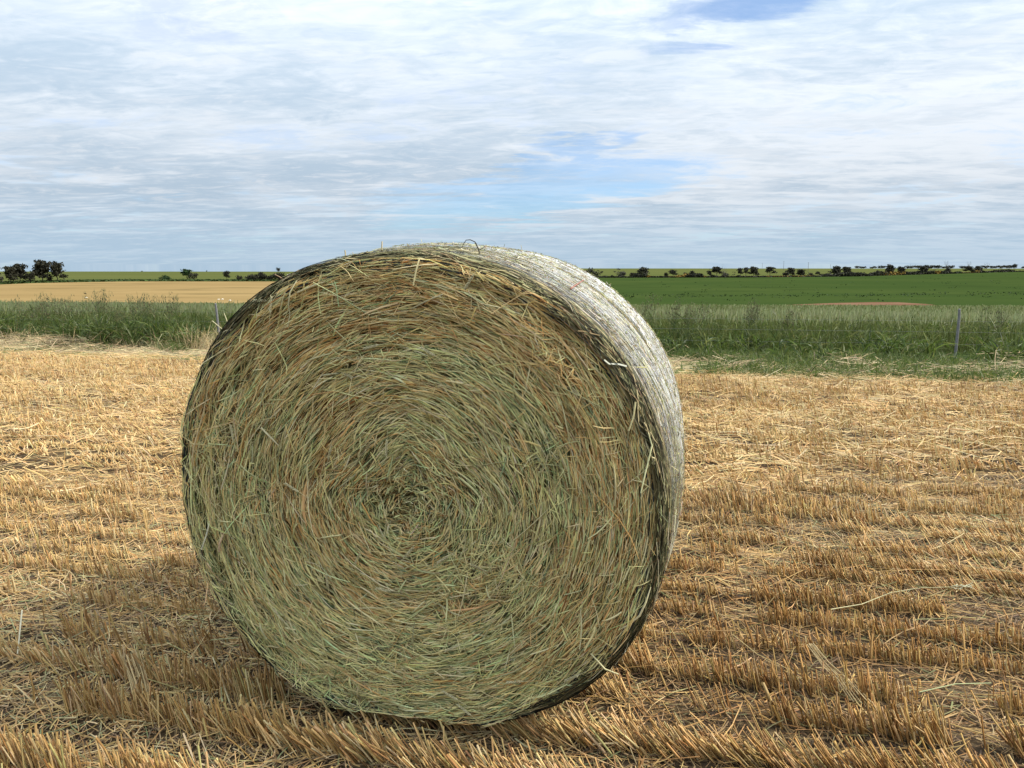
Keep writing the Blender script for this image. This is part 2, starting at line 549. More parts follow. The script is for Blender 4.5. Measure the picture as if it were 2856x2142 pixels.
def hay_colours(f, t, n, top):
    """stalk colours gathered in winding-long bands of green, olive and tan"""
    b = fnoise(f * 15 + 7, np.cos(t) * 1.5 + np.sin(t) * 1.1 + 9, 61, 3)
    b2 = fnoise(f * 24 + 3, np.cos(t - 1) * 1.8 + 4, 67, 2)
    tan = sm(b + 0.17 * top + rng.normal(0, .07, n), 0.47, 0.60)
    grn = sm(b2 - 0.14 * top + .05 * sm(f, .45, .1) + rng.normal(0, .07, n), 0.46, 0.57)
    wt = np.stack([0.9 + 0 * tan, 1.0 + 0 * tan, 1.2 + 1.4 * grn, 0.7 + 2.2 * grn, 0.4 + 1.5 * grn, .35 + 2.6 * tan, .08 + 2.3 * tan, .2 + 1.2 * tan, .6 + .4 * tan, .5 + 0 * tan], 1)
    wt = np.cumsum(wt, 1); u = rng.random(n) * wt[:, -1]
    k = (u[:, None] > wt).sum(1)
    pal = np.array(HAY)[np.clip(k, 0, len(HAY) - 1)]
    return cap(pal * np.exp(rng.normal(.20, .58, (n, 1))) * (1 + rng.normal(0, .05, (n, 3))), .74)


def face_stalks(n, length, width, jit, stray, lift0, lift1, K=5, gain=1.0):
    t = rng.random(n) * 2 * math.pi
    rmax = 0.708 * mth(t)
    r = np.sqrt(rng.random(n)) * rmax
    x, y = r * np.cos(t), r * np.sin(t)
    eps = 1e-3
    L = np.exp(rng.normal(math.log(length), .5, n)); L = np.clip(L, .015, .24) * (0.55 + 0.45 * sm(r, 0.0, 0.35))
    core = sm(np.hypot(x - CORE[0], y - CORE[1]), .15, .03)
    da = rng.normal(0, jit, n) * (1 + 5 * core)
    big = rng.random(n) < stray
    da = np.where(big, rng.normal(0, .75, n), da)
    # matted lumps where the stalks lie across the winding
    lump = sm(fnoise(x * 7 + 50, y * 7 + 50, 71, 2), .68, .78)
    da = da + lump * rng.normal(0, .9, n)
    bend = rng.normal(0, .06, n) + np.where(big, rng.normal(0, .25, n), 0)
    step = (L / (K - 1))
    pts = []
    cx, cy = x.copy(), y.copy()
    an0 = None
    follow = sm(r, .05, .45)
    sgn = np.where(rng.random(n) < .5, 1, -1)
    for k in range(K):
        pts.append((cx.copy(), cy.copy()))
        gx_ = (wind(cx + eps, cy) - wind(cx - eps, cy)); gy_ = (wind(cx, cy + eps) - wind(cx, cy - eps))
        an = np.arctan2(gx_, -gy_)
        an0 = an if an0 is None else an0
        dl = (an - an0 + math.pi) % (2 * math.pi) - math.pi
        an = an0 + dl * (.15 + .85 * follow) + da + bend * k / K
        cx = cx + sgn * np.cos(an) * step; cy = cy + sgn * np.sin(an) * step
    X = np.stack([p[0] for p in pts], 1); Y = np.stack([p[1] for p in pts], 1)
    rr = np.hypot(X, Y); lim = 0.712 * mth(np.arctan2(Y, X))
    sc = np.minimum(1, lim / np.maximum(rr, 1e-6)); X *= sc; Y *= sc
    D = face_depth(X, Y) + rng.uniform(lift0, lift1, n)[:, None] + (np.linspace(-.5, .5, K)[None, :] * (rng.normal(0, .10, n) * L)[:, None])
    D = D + np.where(big, np.abs(rng.normal(0, .006, n)), 0)[:, None]
    P = face_pt(X, Y, D)
    W = np.exp(rng.normal(math.log(width), .35, n))
    taper = np.array([.7, 1, 1, .95, .45])[None, :K]
    xm, ym = X.mean(1), Y.mean(1)
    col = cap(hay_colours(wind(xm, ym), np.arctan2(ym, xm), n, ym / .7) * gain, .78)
    return P, W[:, None] * taper, col


a = Acc()
P, W, col = face_stalks(34000, .058, .00115, .13, .03, -.024, .001, 5, .60)  # lower layer, colour dimmed to paint the shade in gaps between stalks
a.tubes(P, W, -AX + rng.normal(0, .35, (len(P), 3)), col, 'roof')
P, W, col = face_stalks(12000, .056, .00115, .12, .04, -.004, .009, 5, 1.0)
a.tubes(P, W, -AX + rng.normal(0, .5, (len(P), 3)), col, 'roof')
CREAM = [(.80, .68, .34), (.70, .58, .27), (.72, .46, .18), (.54, .47, .17), (.34, .36, .14), (.78, .67, .37), (.54, .27, .085)]
P, W, col = face_stalks(9800, .062, .00115, .12, .07, .000, .014, 5, 1.0)
a.tubes(P, W, -AX + rng.normal(0, .5, (len(P), 3)), cap(.85 * col + .46 * pick(CREAM, [3, 3, 1.5, 2, 1, 1.5, .5], len(P), .28), .76), 'roof')
P, W, col = face_stalks(6500, .036, .0008, .40, .35, .004, .018, 5, 1.0)
a.tubes(P, W, -AX + rng.normal(0, .5, (len(P), 3)), cap(.6 * col + .58 * pick(CREAM, [3, 3, 1, 2, 1, 2, .4], len(P), .28), .76), 'roof')
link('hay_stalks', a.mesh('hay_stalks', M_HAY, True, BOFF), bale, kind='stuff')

# the largest stalks on the face, one by one
P, W, col = face_stalks(240, .080, .0018, .28, .35, .010, .021)
col = np.clip(pick([(.74, .65, .37), (.64, .57, .29), (.72, .57, .34), (.52, .50, .27), (.52, .30, .13)], [4, 3, 2, 2, .25], len(P)), 0, .75)
for k in range(len(P)):
    b = Acc(); b.tubes(P[k:k + 1], W[k:k + 1], -AX + rng.normal(0, .3, 3), col[k:k + 1], 3)
    c = P[k].mean(0)
    link('hay_stalk', b.mesh('hay_stalk', M_HAY, True, c), bale, tuple(c - BOFF))


# dry ears caught in the face
for k in range(26):
    P, W, col = face_stalks(1, .05, .0016, .5, .3, .016, .022, 4)
    b = Acc(); P0, P1 = P[0, 0], P[0, -1]; d_ = norm(P1 - P0); sd_ = norm(np.cross(d_, AX))
    b.tubes(np.stack([P0 - d_ * .03, P0, P0 + d_ * .05])[None], np.array([[.0007, .0009, .0006]]), -AX, np.array([[.60, .52, .28]]), 3)
    for q in range(12):
        o_ = P0 + d_ * (.004 * q); e_ = o_ + d_ * .011 + sd_ * (.0035 if q % 2 else -.0035) - AX * rng.uniform(0, .003)
        b.tubes(np.stack([o_, (o_ + e_) / 2 - AX * .001, e_])[None], np.array([[.0009, .0021, .0005]]), -AX, cap(np.array([[.62, .55, .32]]) * rng.uniform(.75, 1.15)), 3)
    link('dry_ear', b.mesh('dry_ear', M_HAY, True, P0), bale, tuple(P0 - BOFF))


# stalks lying round the wrapped side, denser and paler towards the front lip
def side_stalks(n, s0, s1, length, width, lift0, lift1, jit, pal, wts, K=6):
    t = rng.random(n) * 2 * math.pi; s = rng.uniform(s0, s1, n)
    L = np.clip(np.exp(rng.normal(math.log(length), .5, n)), .01, .35)
    da = rng.normal(0, jit, n)
    u = np.linspace(-.5, .5, K)[None, :]
    tt_ = t[:, None] + u * (L * np.cos(da))[:, None] / .74
    s_ = np.clip(s[:, None] + u * (L * np.sin(da))[:, None], -.008, 1.2)
    lift = rng.uniform(lift0, lift1, n)[:, None] + np.abs(u) * rng.normal(0, .005, n)[:, None]
    P = bale_pt(s_, prof(s_) + lift + side_bulge(s_, tt_), tt_)
    nr = norm(P.mean(1) - (np.array([BX, BY, ZC]) + AX * s[:, None]))
    W = np.exp(rng.normal(math.log(width), .35, n))
    return P, W, nr, pick(pal, wts, n, .25)


a = Acc()
LIP = [(.48, .40, .21), (.30, .26, .13), (.21, .20, .09), (.23, .15, .075), (.08, .075, .045), (.13, .14, .07)]
PALE = [(.58, .49, .25), (.46, .40, .19), (.30, .30, .12), (.36, .25, .11), (.15, .14, .07), (.22, .25, .12)]
P, W, nr, col = side_stalks(9000, .005, .20, .15, .0014, -.010, .002, .035, LIP, [3, 3, 2, 1.5, 1.2, 1.5]); a.tubes(P, W, nr, col, 'roof')
P, W, nr, col = side_stalks(14000, .17, 1.2, .08, .0017, -.012, -.003, .12, PALE, [3, 3, 2.4, 1, .8, 2]); a.tubes(P, W, nr, col, 'roof')
P, W, nr, col = side_stalks(1500, -.006, .05, .07, .0013, -.004, .008, .25, LIP, [2, 2, 2, 1.5, 2.5, 2]); a.tubes(P, W, nr, col, 'roof')
link('side_stalks', a.mesh('side_stalks', M_HAY, True, BOFF), bale, kind='stuff')


# net: fine cords running round the bale, with thin cross threads
def cords(slist, width, lift, colour, wob, K=220, jit=.12, gap_p=0.0):
    n = len(slist); t = np.linspace(0, 2 * math.pi, K)[None, :].repeat(n, 0)
    sl = np.asarray(slist)[:, None]
    s_ = sl + wob * (fnoise(t * 3.0 + sl * 170, sl * 300 + 0 * t, 81, 3) - .5) * 2 + .010 * (fnoise(np.cos(t) * 1.5 + 4, np.sin(t) * 1.5 + sl * 6, 83, 2) - .5)
    s_[:, -1] = s_[:, 0]
    s_ = np.clip(s_, -.010, 1.204)
    lf = lift + .003 * (fnoise(t * 30, sl * 900, 87, 2) - .35)
    lf[:, -1] = lf[:, 0]
    P = bale_pt(s_, prof(s_) + lf + side_bulge(s_, t), t)
    nr = norm(P - (np.array([BX, BY, ZC]) + AX * s_[..., None]))
    return P, nr


def add_cords(acc, slist, width, lift, pal, wob, seg=True):
    P, nr = cords(slist, width, lift, None, wob)
    n, k, _ = P.shape
    # split in arcs of 12 points so that the ribbon always faces outwards
    for c in range(0, k - 1, 12):
        Pc = P[:, c:c + 13]; rc = nr[:, min(c + 6, k - 1)]
        W = width * np.exp(rng.normal(0, .25, (n, 1))) * (0.75 + .5 * rng.random((n, Pc.shape[1])))
        W[:, 0] = W[:, -1] = width
        acc.tubes(Pc, W, rc, pick(pal, [1] * len(pal), n, .10), 2)


def cord_rows(s0, s1, pitch):
    k = np.arange(s0, s1, pitch); k = k[rng.random(len(k)) > .12]; return k + rng.normal(0, pitch * .25, len(k))


a = Acc()
WHITE = [(.69, .69, .68), (.56, .56, .55), (.75, .75, .74)]
add_cords(a, np.concatenate([cord_rows(.10, .15, .010), cord_rows(.15, .21, .0050), cord_rows(.21, .47, .0036), cord_rows(.47, .53, .0080), cord_rows(.53, .86, .0036), cord_rows(.86, .93, .007), cord_rows(.93, 1.08, .0040), cord_rows(1.08, 1.16, .01)]), .00150, .0060, WHITE, .0022)
# thin zigzag threads between the cords
nz_ = 9000
t0 = rng.random(nz_) * 2 * math.pi; s0 = rng.uniform(.17, 1.12, nz_)
u = np.linspace(-.5, .5, 3)[None, :]
tz = t0[:, None] + u * rng.normal(0, .022, nz_)[:, None]; sz = s0[:, None] + u * rng.choice([-1, 1], nz_)[:, None] * .014
P = bale_pt(sz, prof(sz) + .0055 + side_bulge(sz, tz), tz)
nr = norm(P.mean(1) - (np.array([BX, BY, ZC]) + AX * s0[:, None]))
a.tubes(P, np.full(nz_, .0006), nr, pick(WHITE, [1, 1, 1], nz_, .08), 2)
link('net_wrap', a.mesh('net_wrap', M_NET, True, BOFF), bale, kind='stuff')
a = Acc()
BLACK = [(.022, .024, .024), (.032, .034, .030), (.016, .016, .018)]
add_cords(a, np.concatenate([cord_rows(-.009, .036, .0068), cord_rows(.036, .11, .0085), cord_rows(.11, .24, .018), np.array([.485, .50, .515, .885, .90, 1.12, 1.14, 1.17, 1.19])]), .0019, .0085, BLACK, .0045)
# frayed inner edge of the net lying on the rim of the cut face
for q in np.array([.680, .692, .699, .706]):
    t = np.linspace(0, 2 * math.pi, 241)
    rq = (q + .010 * (fnoise(np.cos(t) * 3 + q * 90, np.sin(t) * 3 + 7, 93, 3) - .5)) * mth(t)
    x, y = rq * np.cos(t), rq * np.sin(t)
    P = face_pt(x, y, face_depth(x, y) + .004 + .006 * rng.random())
    for c in range(0, 240, 12):
        a.tubes(P[None, c:c + 13], np.full((1, 13), .0019), -AX, np.array([BLACK[0]]), 2)
link('net_edge', a.mesh('net_edge', M_NETB, True, BOFF), bale, kind='stuff', label='dark edge of the net round the rim of the bale')

# chaff caught on the net
a = Acc()
CHAFF = [(.44, .40, .27), (.27, .26, .15), (.20, .15, .09), (.54, .50, .38), (.15, .14, .08)]
P, W, nr, col = side_stalks(2600, .10, 1.18, .018, .0009, .007, .012, .7, CHAFF, [2, 2, 2, 1, 1.5], 3); a.tubes(P, W, nr, col, 'roof')
P, W, nr, col = side_stalks(500, .0, .4, .05, .0011, .006, .014, .3, CHAFF, [2, 2, 1.5, 1.5, 1], 4); a.tubes(P, W, nr, col, 'roof')
P, W, nr, col = side_stalks(9500, .14, 1.18, .012, .0010, .007, .0105, .9, [(.16, .16, .07), (.09, .08, .05), (.22, .15, .08), (.34, .33, .16)], [2, 2, 1.5, 2], 3); a.tubes(P, W, nr, col, 'roof')
# short ends standing off the surface, seen against the sky
n = 240
t = rng.random(n) * 2 * math.pi; s = rng.uniform(0, 1.15, n); L = np.abs(rng.normal(0, .016, n)) + .006
base = bale_pt(s, prof(s), t); nr = norm(base - (np.array([BX, BY, ZC]) + AX * s[:, None]))
tip = base + norm(nr + rng.normal(0, .9, (n, 3))) * L[:, None]
mid_ = (base + tip) / 2 + rng.normal(0, .003, (n, 3))
a.tubes(np.stack([base, mid_, tip], 1), np.full(n, .0009), rng.normal(0, 1, (n, 3)), pick(PALE, [3, 3, 2, 1, 1, 1], n), 3)
link('chaff', a.mesh('chaff', M_HAY, True, BOFF), bale, kind='stuff')


def bale_piece(name, pts, r0, r1, colour, label=None, mat=M_HAY):
    pts = np.array(pts, float)
    b = Acc(); k = len(pts)
    b.tubes(pts[None], np.linspace(r0, r1, k)[None, :], np.array([.3, -1, .2]), np.array([colour]), 4)
    c = pts.mean(0)
    return link(name, b.mesh(name, mat, True, c), bale, tuple(c - BOFF), label=label)


def sp(s, t, lift=0.0):
    return bale_pt(np.array(s), prof(np.array(s)) + lift, np.array(t))


# dead curled twig standing on top of the bale
q = sp(.20, 1.325)
tw = [q, q + [-.003, 0, .022], q + [-.014, 0, .044], q + [-.028, .004, .050], q + [-.040, .004, .049], q + [-.046, .004, .040], q + [-.054, 0, .026]]
bale_piece('twig', tw, .0020, .0007, (.055, .045, .035), 'dark curled twig standing up on top of the bale', M_BARK)
bale_piece('twig', [q + [-.003, 0, .020], q + [.008, 0, .026], q + [.014, 0, .032]], .0010, .0005, (.055, .045, .035), None, M_BARK)
q = sp(.10, 1.70); bale_piece('loose_straw', [q, q + [.001, 0, .018], q + [.002, 0, .034]], .0022, .0018, (.60, .50, .30))
q = sp(.10, 1.86); bale_piece('loose_straw', [q, q + [.0, 0, .014], q + [-.001, 0, .027]], .0022, .0018, (.55, .46, .27))
q = sp(.06, 2.12); bale_piece('loose_straw', [q, q + [-.012, 0, .012], q + [-.028, 0, .02]], .0022, .0015, (.30, .20, .12))
# the long pale straw reaching from the face across the white net
A0 = face_pt(np.array(.525), np.array(.40), np.array(.022)); A1 = sp(.20, .521, .022)
bale_piece('loose_straw', [A0, A0 * .66 + A1 * .34 + [0, -.006, 0], A0 * .33 + A1 * .67 + [0, -.008, .004], A1], .0024, .0013, (.60, .56, .25), 'long pale straw sticking out across the white net at the right rim')
A0 = face_pt(np.array(.695), np.array(.175), np.array(.02)); A1 = sp(.20, .11, .02)
bale_piece('loose_straw', [A0, (A0 + A1) / 2 + [0, -.01, .006], A1], .002, .0012, (.62, .54, .30))
# two straws poking out at the left rim, before the fence post
q = sp(.10, 2.482)
bale_piece('loose_straw', [q, q + [-.03, 0, .018], q + [-.06, 0, .045]], .0020, .0013, (.60, .55, .33))
bale_piece('loose_straw', [q, q + [-.012, 0, .035], q + [-.022, 0, .068]], .0020, .0013, (.60, .55, .33))
# reddish stem lying on the white side
P0 = sp(.22, .94, .010); P1 = sp(.42, .945, .018)
bale_piece('loose_straw', [P0, (P0 + P1) / 2, P1], .0026, .0018, (.36, .17, .13), 'reddish stem lying on the white net')
# pale straws at the lower right of the face
A0 = face_pt(np.array(.545), np.array(-.39), np.array(.02)); A1 = face_pt(np.array(.625), np.array(-.425), np.array(.05))
bale_piece('loose_straw', [A0, (A0 + A1) / 2 + [0, -.01, -.01], A1], .0026, .0018, (.62, .55, .30))

for (xa, ya), (xb, yb), cc in (((-.62, -.10), (-.65, -.19), (.70, .66, .48)), ((-.54, .10), (-.57, .005), (.66, .58, .36)), ((.65, .32), (.635, .245), (.66, .58, .30))):
    A0 = face_pt(np.array(xa), np.array(ya), np.array(.022)); A1 = face_pt(np.array(xb), np.array(yb), np.array(.030))
    bale_piece('loose_straw', [A0, (A0 + A1) / 2 + [.003, -.004, 0], A1], .0026, .0020, cc)

# ------------------------------------------------------------------ stubble
STRAW = [(.66, .455, .200), (.58, .380, .155), (.48, .295, .110), (.37, .21, .072), (.71, .54, .29), (.29, .16, .065), (.48, .385, .16)]
SW = [3, 3.5, 2.6, 1.5, 1.6, 1, .8]


def in_view(X, Y, m0=2.5, m1=.72):
    return np.abs(X) < m0 + m1 * Y


def under_bale(X, Y):
    u = (X - BX) * AX[0] + (Y - BY) * AX[1]; v = (X - BX) * BX_[0] + (Y - BY) * BX_[1]
    return (u > 0.02) & (u < 1.2) & (np.abs(v) < .30)


def stubble_rows(y0, y1, dens):
    """foot points of cut stalks along the drill rows"""
    A = []
    c0 = Q_[0] * -12 + Q_[1] * (y0 - 3); c1 = Q_[1] * (y1 + 4)
    for k in range(int(c0 / ROWGAP), int(c1 / ROWGAP) + 2):
        n = int(dens * 24)
        e = rng.uniform(-12, 12, n)
        e = e + 0.012 * np.round(rng.normal(0, 1, n))
        c = k * ROWGAP + .022 * np.sin(e * 1.7 + k * 2.1) + rng.normal(0, .016, n)
        X = E_[0] * e + Q_[0] * c; Y = E_[1] * e + Q_[1] * c
        keep = (Y > y0) & (Y <= y1) & in_view(X, Y) & (Y < EA + EB * X - .25)
        cl = fnoise(e * 4.5, np.full(n, k * 7.3), 101, 2)
        keep &= rng.random(n) < sm(cl, .30, .52) * .97 + .03
        keep &= rng.random(n) > .42 * sm(X, .1, -.5) * sm(Y, 2.15, 2.5) * sm(Y, 4.4, 3.6)
        A.append(np.stack([X[keep], Y[keep]], 1))
    return np.concatenate(A)


def lean_dir(X, Y, n):
    """stalks are pushed over along the rows, mostly to the left"""
    a0 = fnoise(X * .9 + 30, Y * 1.6 + 30, 111, 2)
    mag = .08 + .65 * sm(a0, .42, .75) + np.abs(rng.normal(0, .20 + .10 * sm(Y, 4, 6), n))
    ang = math.pi + ROW + rng.normal(0, .45 + .5 * sm(Y, 4, 6), n)
    return mag, ang


def stubble(acc, XY, sides, K, hscale=1.0, wscale=1.0):
    X, Y = XY[:, 0], XY[:, 1]; n = len(X)
    near = sm(Y + .15 * X, 2.7, 2.0)
    h = hscale * (.055 + .045 * near) * np.exp(rng.normal(0, .36, n)) * (.72 + .5 * fnoise(X * 2.2 + 8, Y * 3 + 5, 117)) + .012 * fnoise(X * 3, Y * 3, 118)
    h = np.minimum(h, .125)
    mag, ang = lean_dir(X, Y, n)
    flat = rng.random(n) < .06 + .12 * sm(Y, 3.8, 5.5)
    mag = np.where(flat, rng.uniform(.8, 1.6, n), mag)
    z0 = rowz(X, Y) - .006
    u = np.linspace(0, 1, K)[None, :]
    hx = np.cos(ang) * np.sin(np.arctan(mag)); hy = np.sin(ang) * np.sin(np.arctan(mag)); hz = np.cos(np.arctan(mag))
    sag = (u ** 2) * rng.normal(0, .06, n)[:, None]
    P = np.stack([X[:, None] + h[:, None] * (hx[:, None] * u + sag), Y[:, None] + h[:, None] * (hy[:, None] * u + sag * .6), z0[:, None] + h[:, None] * hz[:, None] * u], -1)
    wd = wscale * np.exp(rng.normal(math.log(.0022), .28, n))
    col = pick(STRAW, SW, n, .18)
    tone = fnoise(X * 1.2 + 3, Y * 2.2, 119, 3)[:, None]
    brown = sm(X, -.2, .9) * sm(Y + .15 * X, 4.4, 3.0)
    col = np.clip(col * (.80 + .42 * tone) * (1 - brown[:, None] * np.array([.24, .31, .40])), 0, .8)
    view = norm(np.stack([-X, -Y, np.full(n, EYE)], 1))
    acc.tubes(P, wd, view + rng.normal(0, .3, (n, 3)), col, sides)


XYn = stubble_rows(1.55, 4.6, 560)
XYn2 = np.stack([rng.uniform(-3, 3.2, 1500), rng.uniform(1.6, 4.6, 1500)], 1)
XYn = np.concatenate([XYn, XYn2[in_view(XYn2[:, 0], XYn2[:, 1]) & ~under_bale(XYn2[:, 0], XYn2[:, 1])]])
order = np.argsort(XYn[:, 1] + 2 * (~(np.abs(XYn[:, 0]) < .62 * XYn[:, 1])) + 2 * (XYn[:, 1] < 1.98) + rng.random(len(XYn)) * .25)
single, rest = XYn[order[:290]], XYn[order[290:]]
a = Acc(); stubble(a, rest, 3, 3)
stub = link('stubble', a.mesh('stubble', M_STRAW), stubble_field, kind='stuff')
for p in single:
    b = Acc(); stubble(b, p[None], 4, 4, 1.08, 1.25)
    c = np.array([p[0], p[1], 0.0])
    link('stubble_stalk', b.mesh('stubble_stalk', M_STRAW, True, c), stubble_field, tuple(c))
XYf = stubble_rows(4.6, 13.5, 210)
a = Acc(); stubble(a, XYf, 'roof', 2, 1.0, 1.35)
link('stubble', a.mesh('stubble_far', M_STRAW), stubble_field, kind='stuff')


# loose straw and chaff on the soil
def litter(acc, n, y0, y1, length, width, zmax, K, sides, pal=STRAW, wts=SW, cond=None, align=.9, xr=None, thin=True):
    n = int(n * (1.62 if y1 < 6 else 1.22))
    Y = np.sqrt(rng.uniform(y0 ** 2, y1 ** 2, n)); X = rng.uniform(-1, 1, n) * (2.4 + .72 * Y)
    if xr is not None:
        X = rng.uniform(xr[0], xr[1], n)
    keep = ~under_bale(X, Y) & (Y < EA + EB * X + .3)
    if cond is not None:
        keep &= cond(X, Y)
    bare = sm(fnoise(X * 1.1 + 40, Y * 2.0 + 3, 137, 3), .44, .62) * .6
    bare = np.maximum(bare, .45 * sm(X, -.2, .9) * sm(Y + .15 * X, 4.4, 3.0))
    keep &= rng.random(n) > bare * thin
    X, Y = X[keep], Y[keep]; n = len(X)
    L = np.clip(np.exp(rng.normal(math.log(length), .55, n)), .008, .55)
    an = ROW + rng.normal(0, align, n)
    u = np.linspace(-.5, .5, K)[None, :]
    cv = rng.normal(0, .25, n)[:, None]
    lx = u * L[:, None]; ly = cv * (u ** 2 - .08) * L[:, None]
    PX = X[:, None] + np.cos(an)[:, None] * lx - np.sin(an)[:, None] * ly
    PY = Y[:, None] + np.sin(an)[:, None] * lx + np.cos(an)[:, None] * ly
    rise = np.abs(rng.normal(0, zmax, n))[:, None] + u * (rng.normal(0, .16, n) * L)[:, None]
    PZ = rowz(PX, PY) + np.maximum(rise, .002) + .004 + zt(PX, PY)
    wd = np.exp(rng.normal(math.log(width), .3, n))
    brown = sm(X, -.2, .9) * sm(Y + .15 * X, 4.4, 3.0)
    tone = .72 + .56 * fnoise(X * .7 + 12, Y * 1.5 + 7, 139, 3)
    col = cap(pick(pal, wts, n, .2) * tone[:, None] * (1 - brown[:, None] * np.array([.24, .31, .40])))
    acc.tubes(np.stack([PX, PY, PZ], -1), wd, np.array([0, -.4, 1.0]) + rng.normal(0, .3, (n, 3)), col, sides)


a = Acc()
litter(a, 22000, 1.6, 5, .10, .0014, .012, 4, 'roof')
litter(a, 52000, 1.6, 5, .032, .0011, .008, 3, 2)
litter(a, 60000, 1.6, 4.9, .035, .0011, .005, 3, 2, [(.20, .13, .065), (.13, .085, .045), (.28, .19, .09), (.08, .055, .035)], [2, 2, 1.4, 1.2], thin=False)
litter(a, 26000, 1.6, 4.9, .05, .0011, .008, 3, 2, [(.34, .23, .11), (.26, .17, .08), (.42, .31, .16), (.20, .14, .07)], [2, 2, 1.4, 1.2], thin=False)
litter(a, 5000, 1.6, 4.2, .09, .0012, .010, 4, 'roof', [(.30, .30, .14), (.24, .26, .12), (.42, .40, .20), (.20, .13, .08)], [2, 2, 2, 1])
litter(a, 70000, 4.5, 12.9, .15, .0020, .022, 4, 2)
litter(a, 40000, 4.5, 12.9, .06, .0022, .012, 3, 2)
litter(a, 9000, 5.0, 9.5, .22, .0019, .030, 4, 2, [(.60, .46, .22), (.54, .38, .16), (.66, .53, .30)], [2, 2, 1], lambda X, Y: fnoise(X * .6 + 3, Y * .8, 131, 3) > .48)
link('straw_litter', a.mesh('straw_litter', M_STRAW), stubble_field, kind='stuff')

# ------------------------------------------------------------------ verge, weeds, crop
FA, FB = 12.47, -0.179                     # fence line: Y = FA + FB*X


def ground(X, Y):
    return zt(X, Y)


def blades(acc, X, Y, z0, L, lean, droop, ang, width, col, K=5, sides=2):
    """arched grass leaves rising from (X,Y,z0)"""
    n = len(X); u = np.linspace(0, 1, K)[None, :]
    out_ = L[:, None] * (lean[:, None] * u + droop[:, None] * .55 * u ** 2)
    up = L[:, None] * (u * np.sqrt(np.maximum(1 - np.minimum(lean, .95) ** 2, .05))[:, None] - droop[:, None] * .55 * u ** 2.4)
    P = np.stack([X[:, None] + np.cos(ang)[:, None] * out_, Y[:, None] + np.sin(ang)[:, None] * out_, z0[:, None] + up], -1)
    tp = np.interp(np.linspace(0, 1, K), [0, .3, .7, 1], [.55, 1, .8, .08])[None, :]
    side = np.stack([-np.sin(ang), np.cos(ang), 0 * ang], 1)
    acc.tubes(P, width[:, None] * tp, np.cross(side, np.array([0, 0, 1.0])) + np.array([0, 0, .6]) + rng.normal(0, .35, (n, 3)), col, sides)


GREENS = [(.064, .098, .018), (.088, .128, .024), (.120, .155, .036), (.165, .19, .058), (.044, .074, .015), (.21, .215, .07)]
GW = [3, 3, 2.4, 1.2, 1.6, .6]
CROPG = [(.155, .178, .052), (.182, .205, .064), (.215, .228, .080), (.120, .145, .040)]
a = Acc()


def crop_xy(n, d0, d1):
    d = np.sqrt(rng.uniform(d0 ** 2, d1 ** 2, n)); X = rng.uniform(-1, 1, n) * (.8 + .74 * (d + 13))
    return X, FA + FB * X + d


# front ranks of the standing crop: stem, ear and leaves
n = 15000
X, Y = crop_xy(n, .35, 3.4)
z0 = ground(X, Y); H = .515 + .06 * fnoise(X * .8, Y * .8, 141) + rng.normal(0, .04, n)
lx = rng.normal(0, .05, n); ly = rng.normal(0, .05, n)
u = np.linspace(0, 1, 3)[None, :]
P = np.stack([X[:, None] + lx[:, None] * u ** 2, Y[:, None] + ly[:, None] * u ** 2, z0[:, None] + H[:, None] * u], -1)
a.tubes(P, np.full(n, .0026), np.array([0, -1.0, 0]), pick(CROPG, [1, 1, .7, 1], n), 2)
top = P[:, -1]
dirn = norm(np.stack([lx * 2 + rng.normal(0, .15, n), ly * 2 + rng.normal(0, .15, n), np.ones(n)], 1))
EP = top[:, None, :] + dirn[:, None, :] * (np.array([-.02, .03, .10])[None, :, None])
a.tubes(EP, np.array([[.003, .0075, .002]]) * np.ones((n, 1)), np.array([0, -1.0, .2]), pick([(.32, .33, .15), (.36, .37, .18), (.25, .27, .11)], [1, 1, 1], n), 2)
for q in range(3):
    sel = rng.random(n) < .9; m = sel.sum()
    fr = rng.uniform(.15, .85, m)
    blades(a, X[sel], Y[sel], z0[sel] + H[sel] * fr, rng.uniform(.14, .30, m), rng.uniform(.15, .6, m), rng.uniform(.1, 1.1, m), rng.uniform(0, 2 * math.pi, m), rng.uniform(.0035, .0075, m), pick(GREENS + CROPG, GW + [2, 2, 1, 2], m, .15), 4)
# the ranks behind: only ears and top leaves are seen
for n, d0, d1, ws in ((26000, 3.4, 11, 1.3), (24000, 11, 30, 2.4), (22000, 30, 75, 5.0), (9000, 75, 120, 8)):
    X, Y = crop_xy(n, d0, d1)
    z0 = ground(X, Y); H = .60 + .05 * fnoise(X * .3, Y * .3, 141) + rng.normal(0, .045, n)
    u = np.linspace(.35, 1, 3)[None, :]
    P = np.stack([X[:, None] + rng.normal(0, .06, n)[:, None] * u ** 2, Y[:, None] + 0 * u, z0[:, None] + H[:, None] * u], -1)
    a.tubes(P, np.array([[.004, .0055, .004]]) * ws * np.ones((n, 1)), np.array([0, -1.0, .1]), pick(CROPG + [(.33, .34, .155)], [1, 1, 1, 1, 3], n), 2)
    blades(a, X, Y, z0 + H * .7, rng.uniform(.15, .26, n), rng.uniform(.2, .6, n), rng.uniform(.1, .9, n), rng.uniform(0, 2 * math.pi, n), rng.uniform(.0035, .006, n) * ws, pick(CROPG, [1, 1, 1, 1], n, .15), 3)
link('standing_crop', a.mesh('standing_crop', M_LEAF), kind='stuff', label='standing green cereal crop with pale ears beyond the wire fence', category='crop')

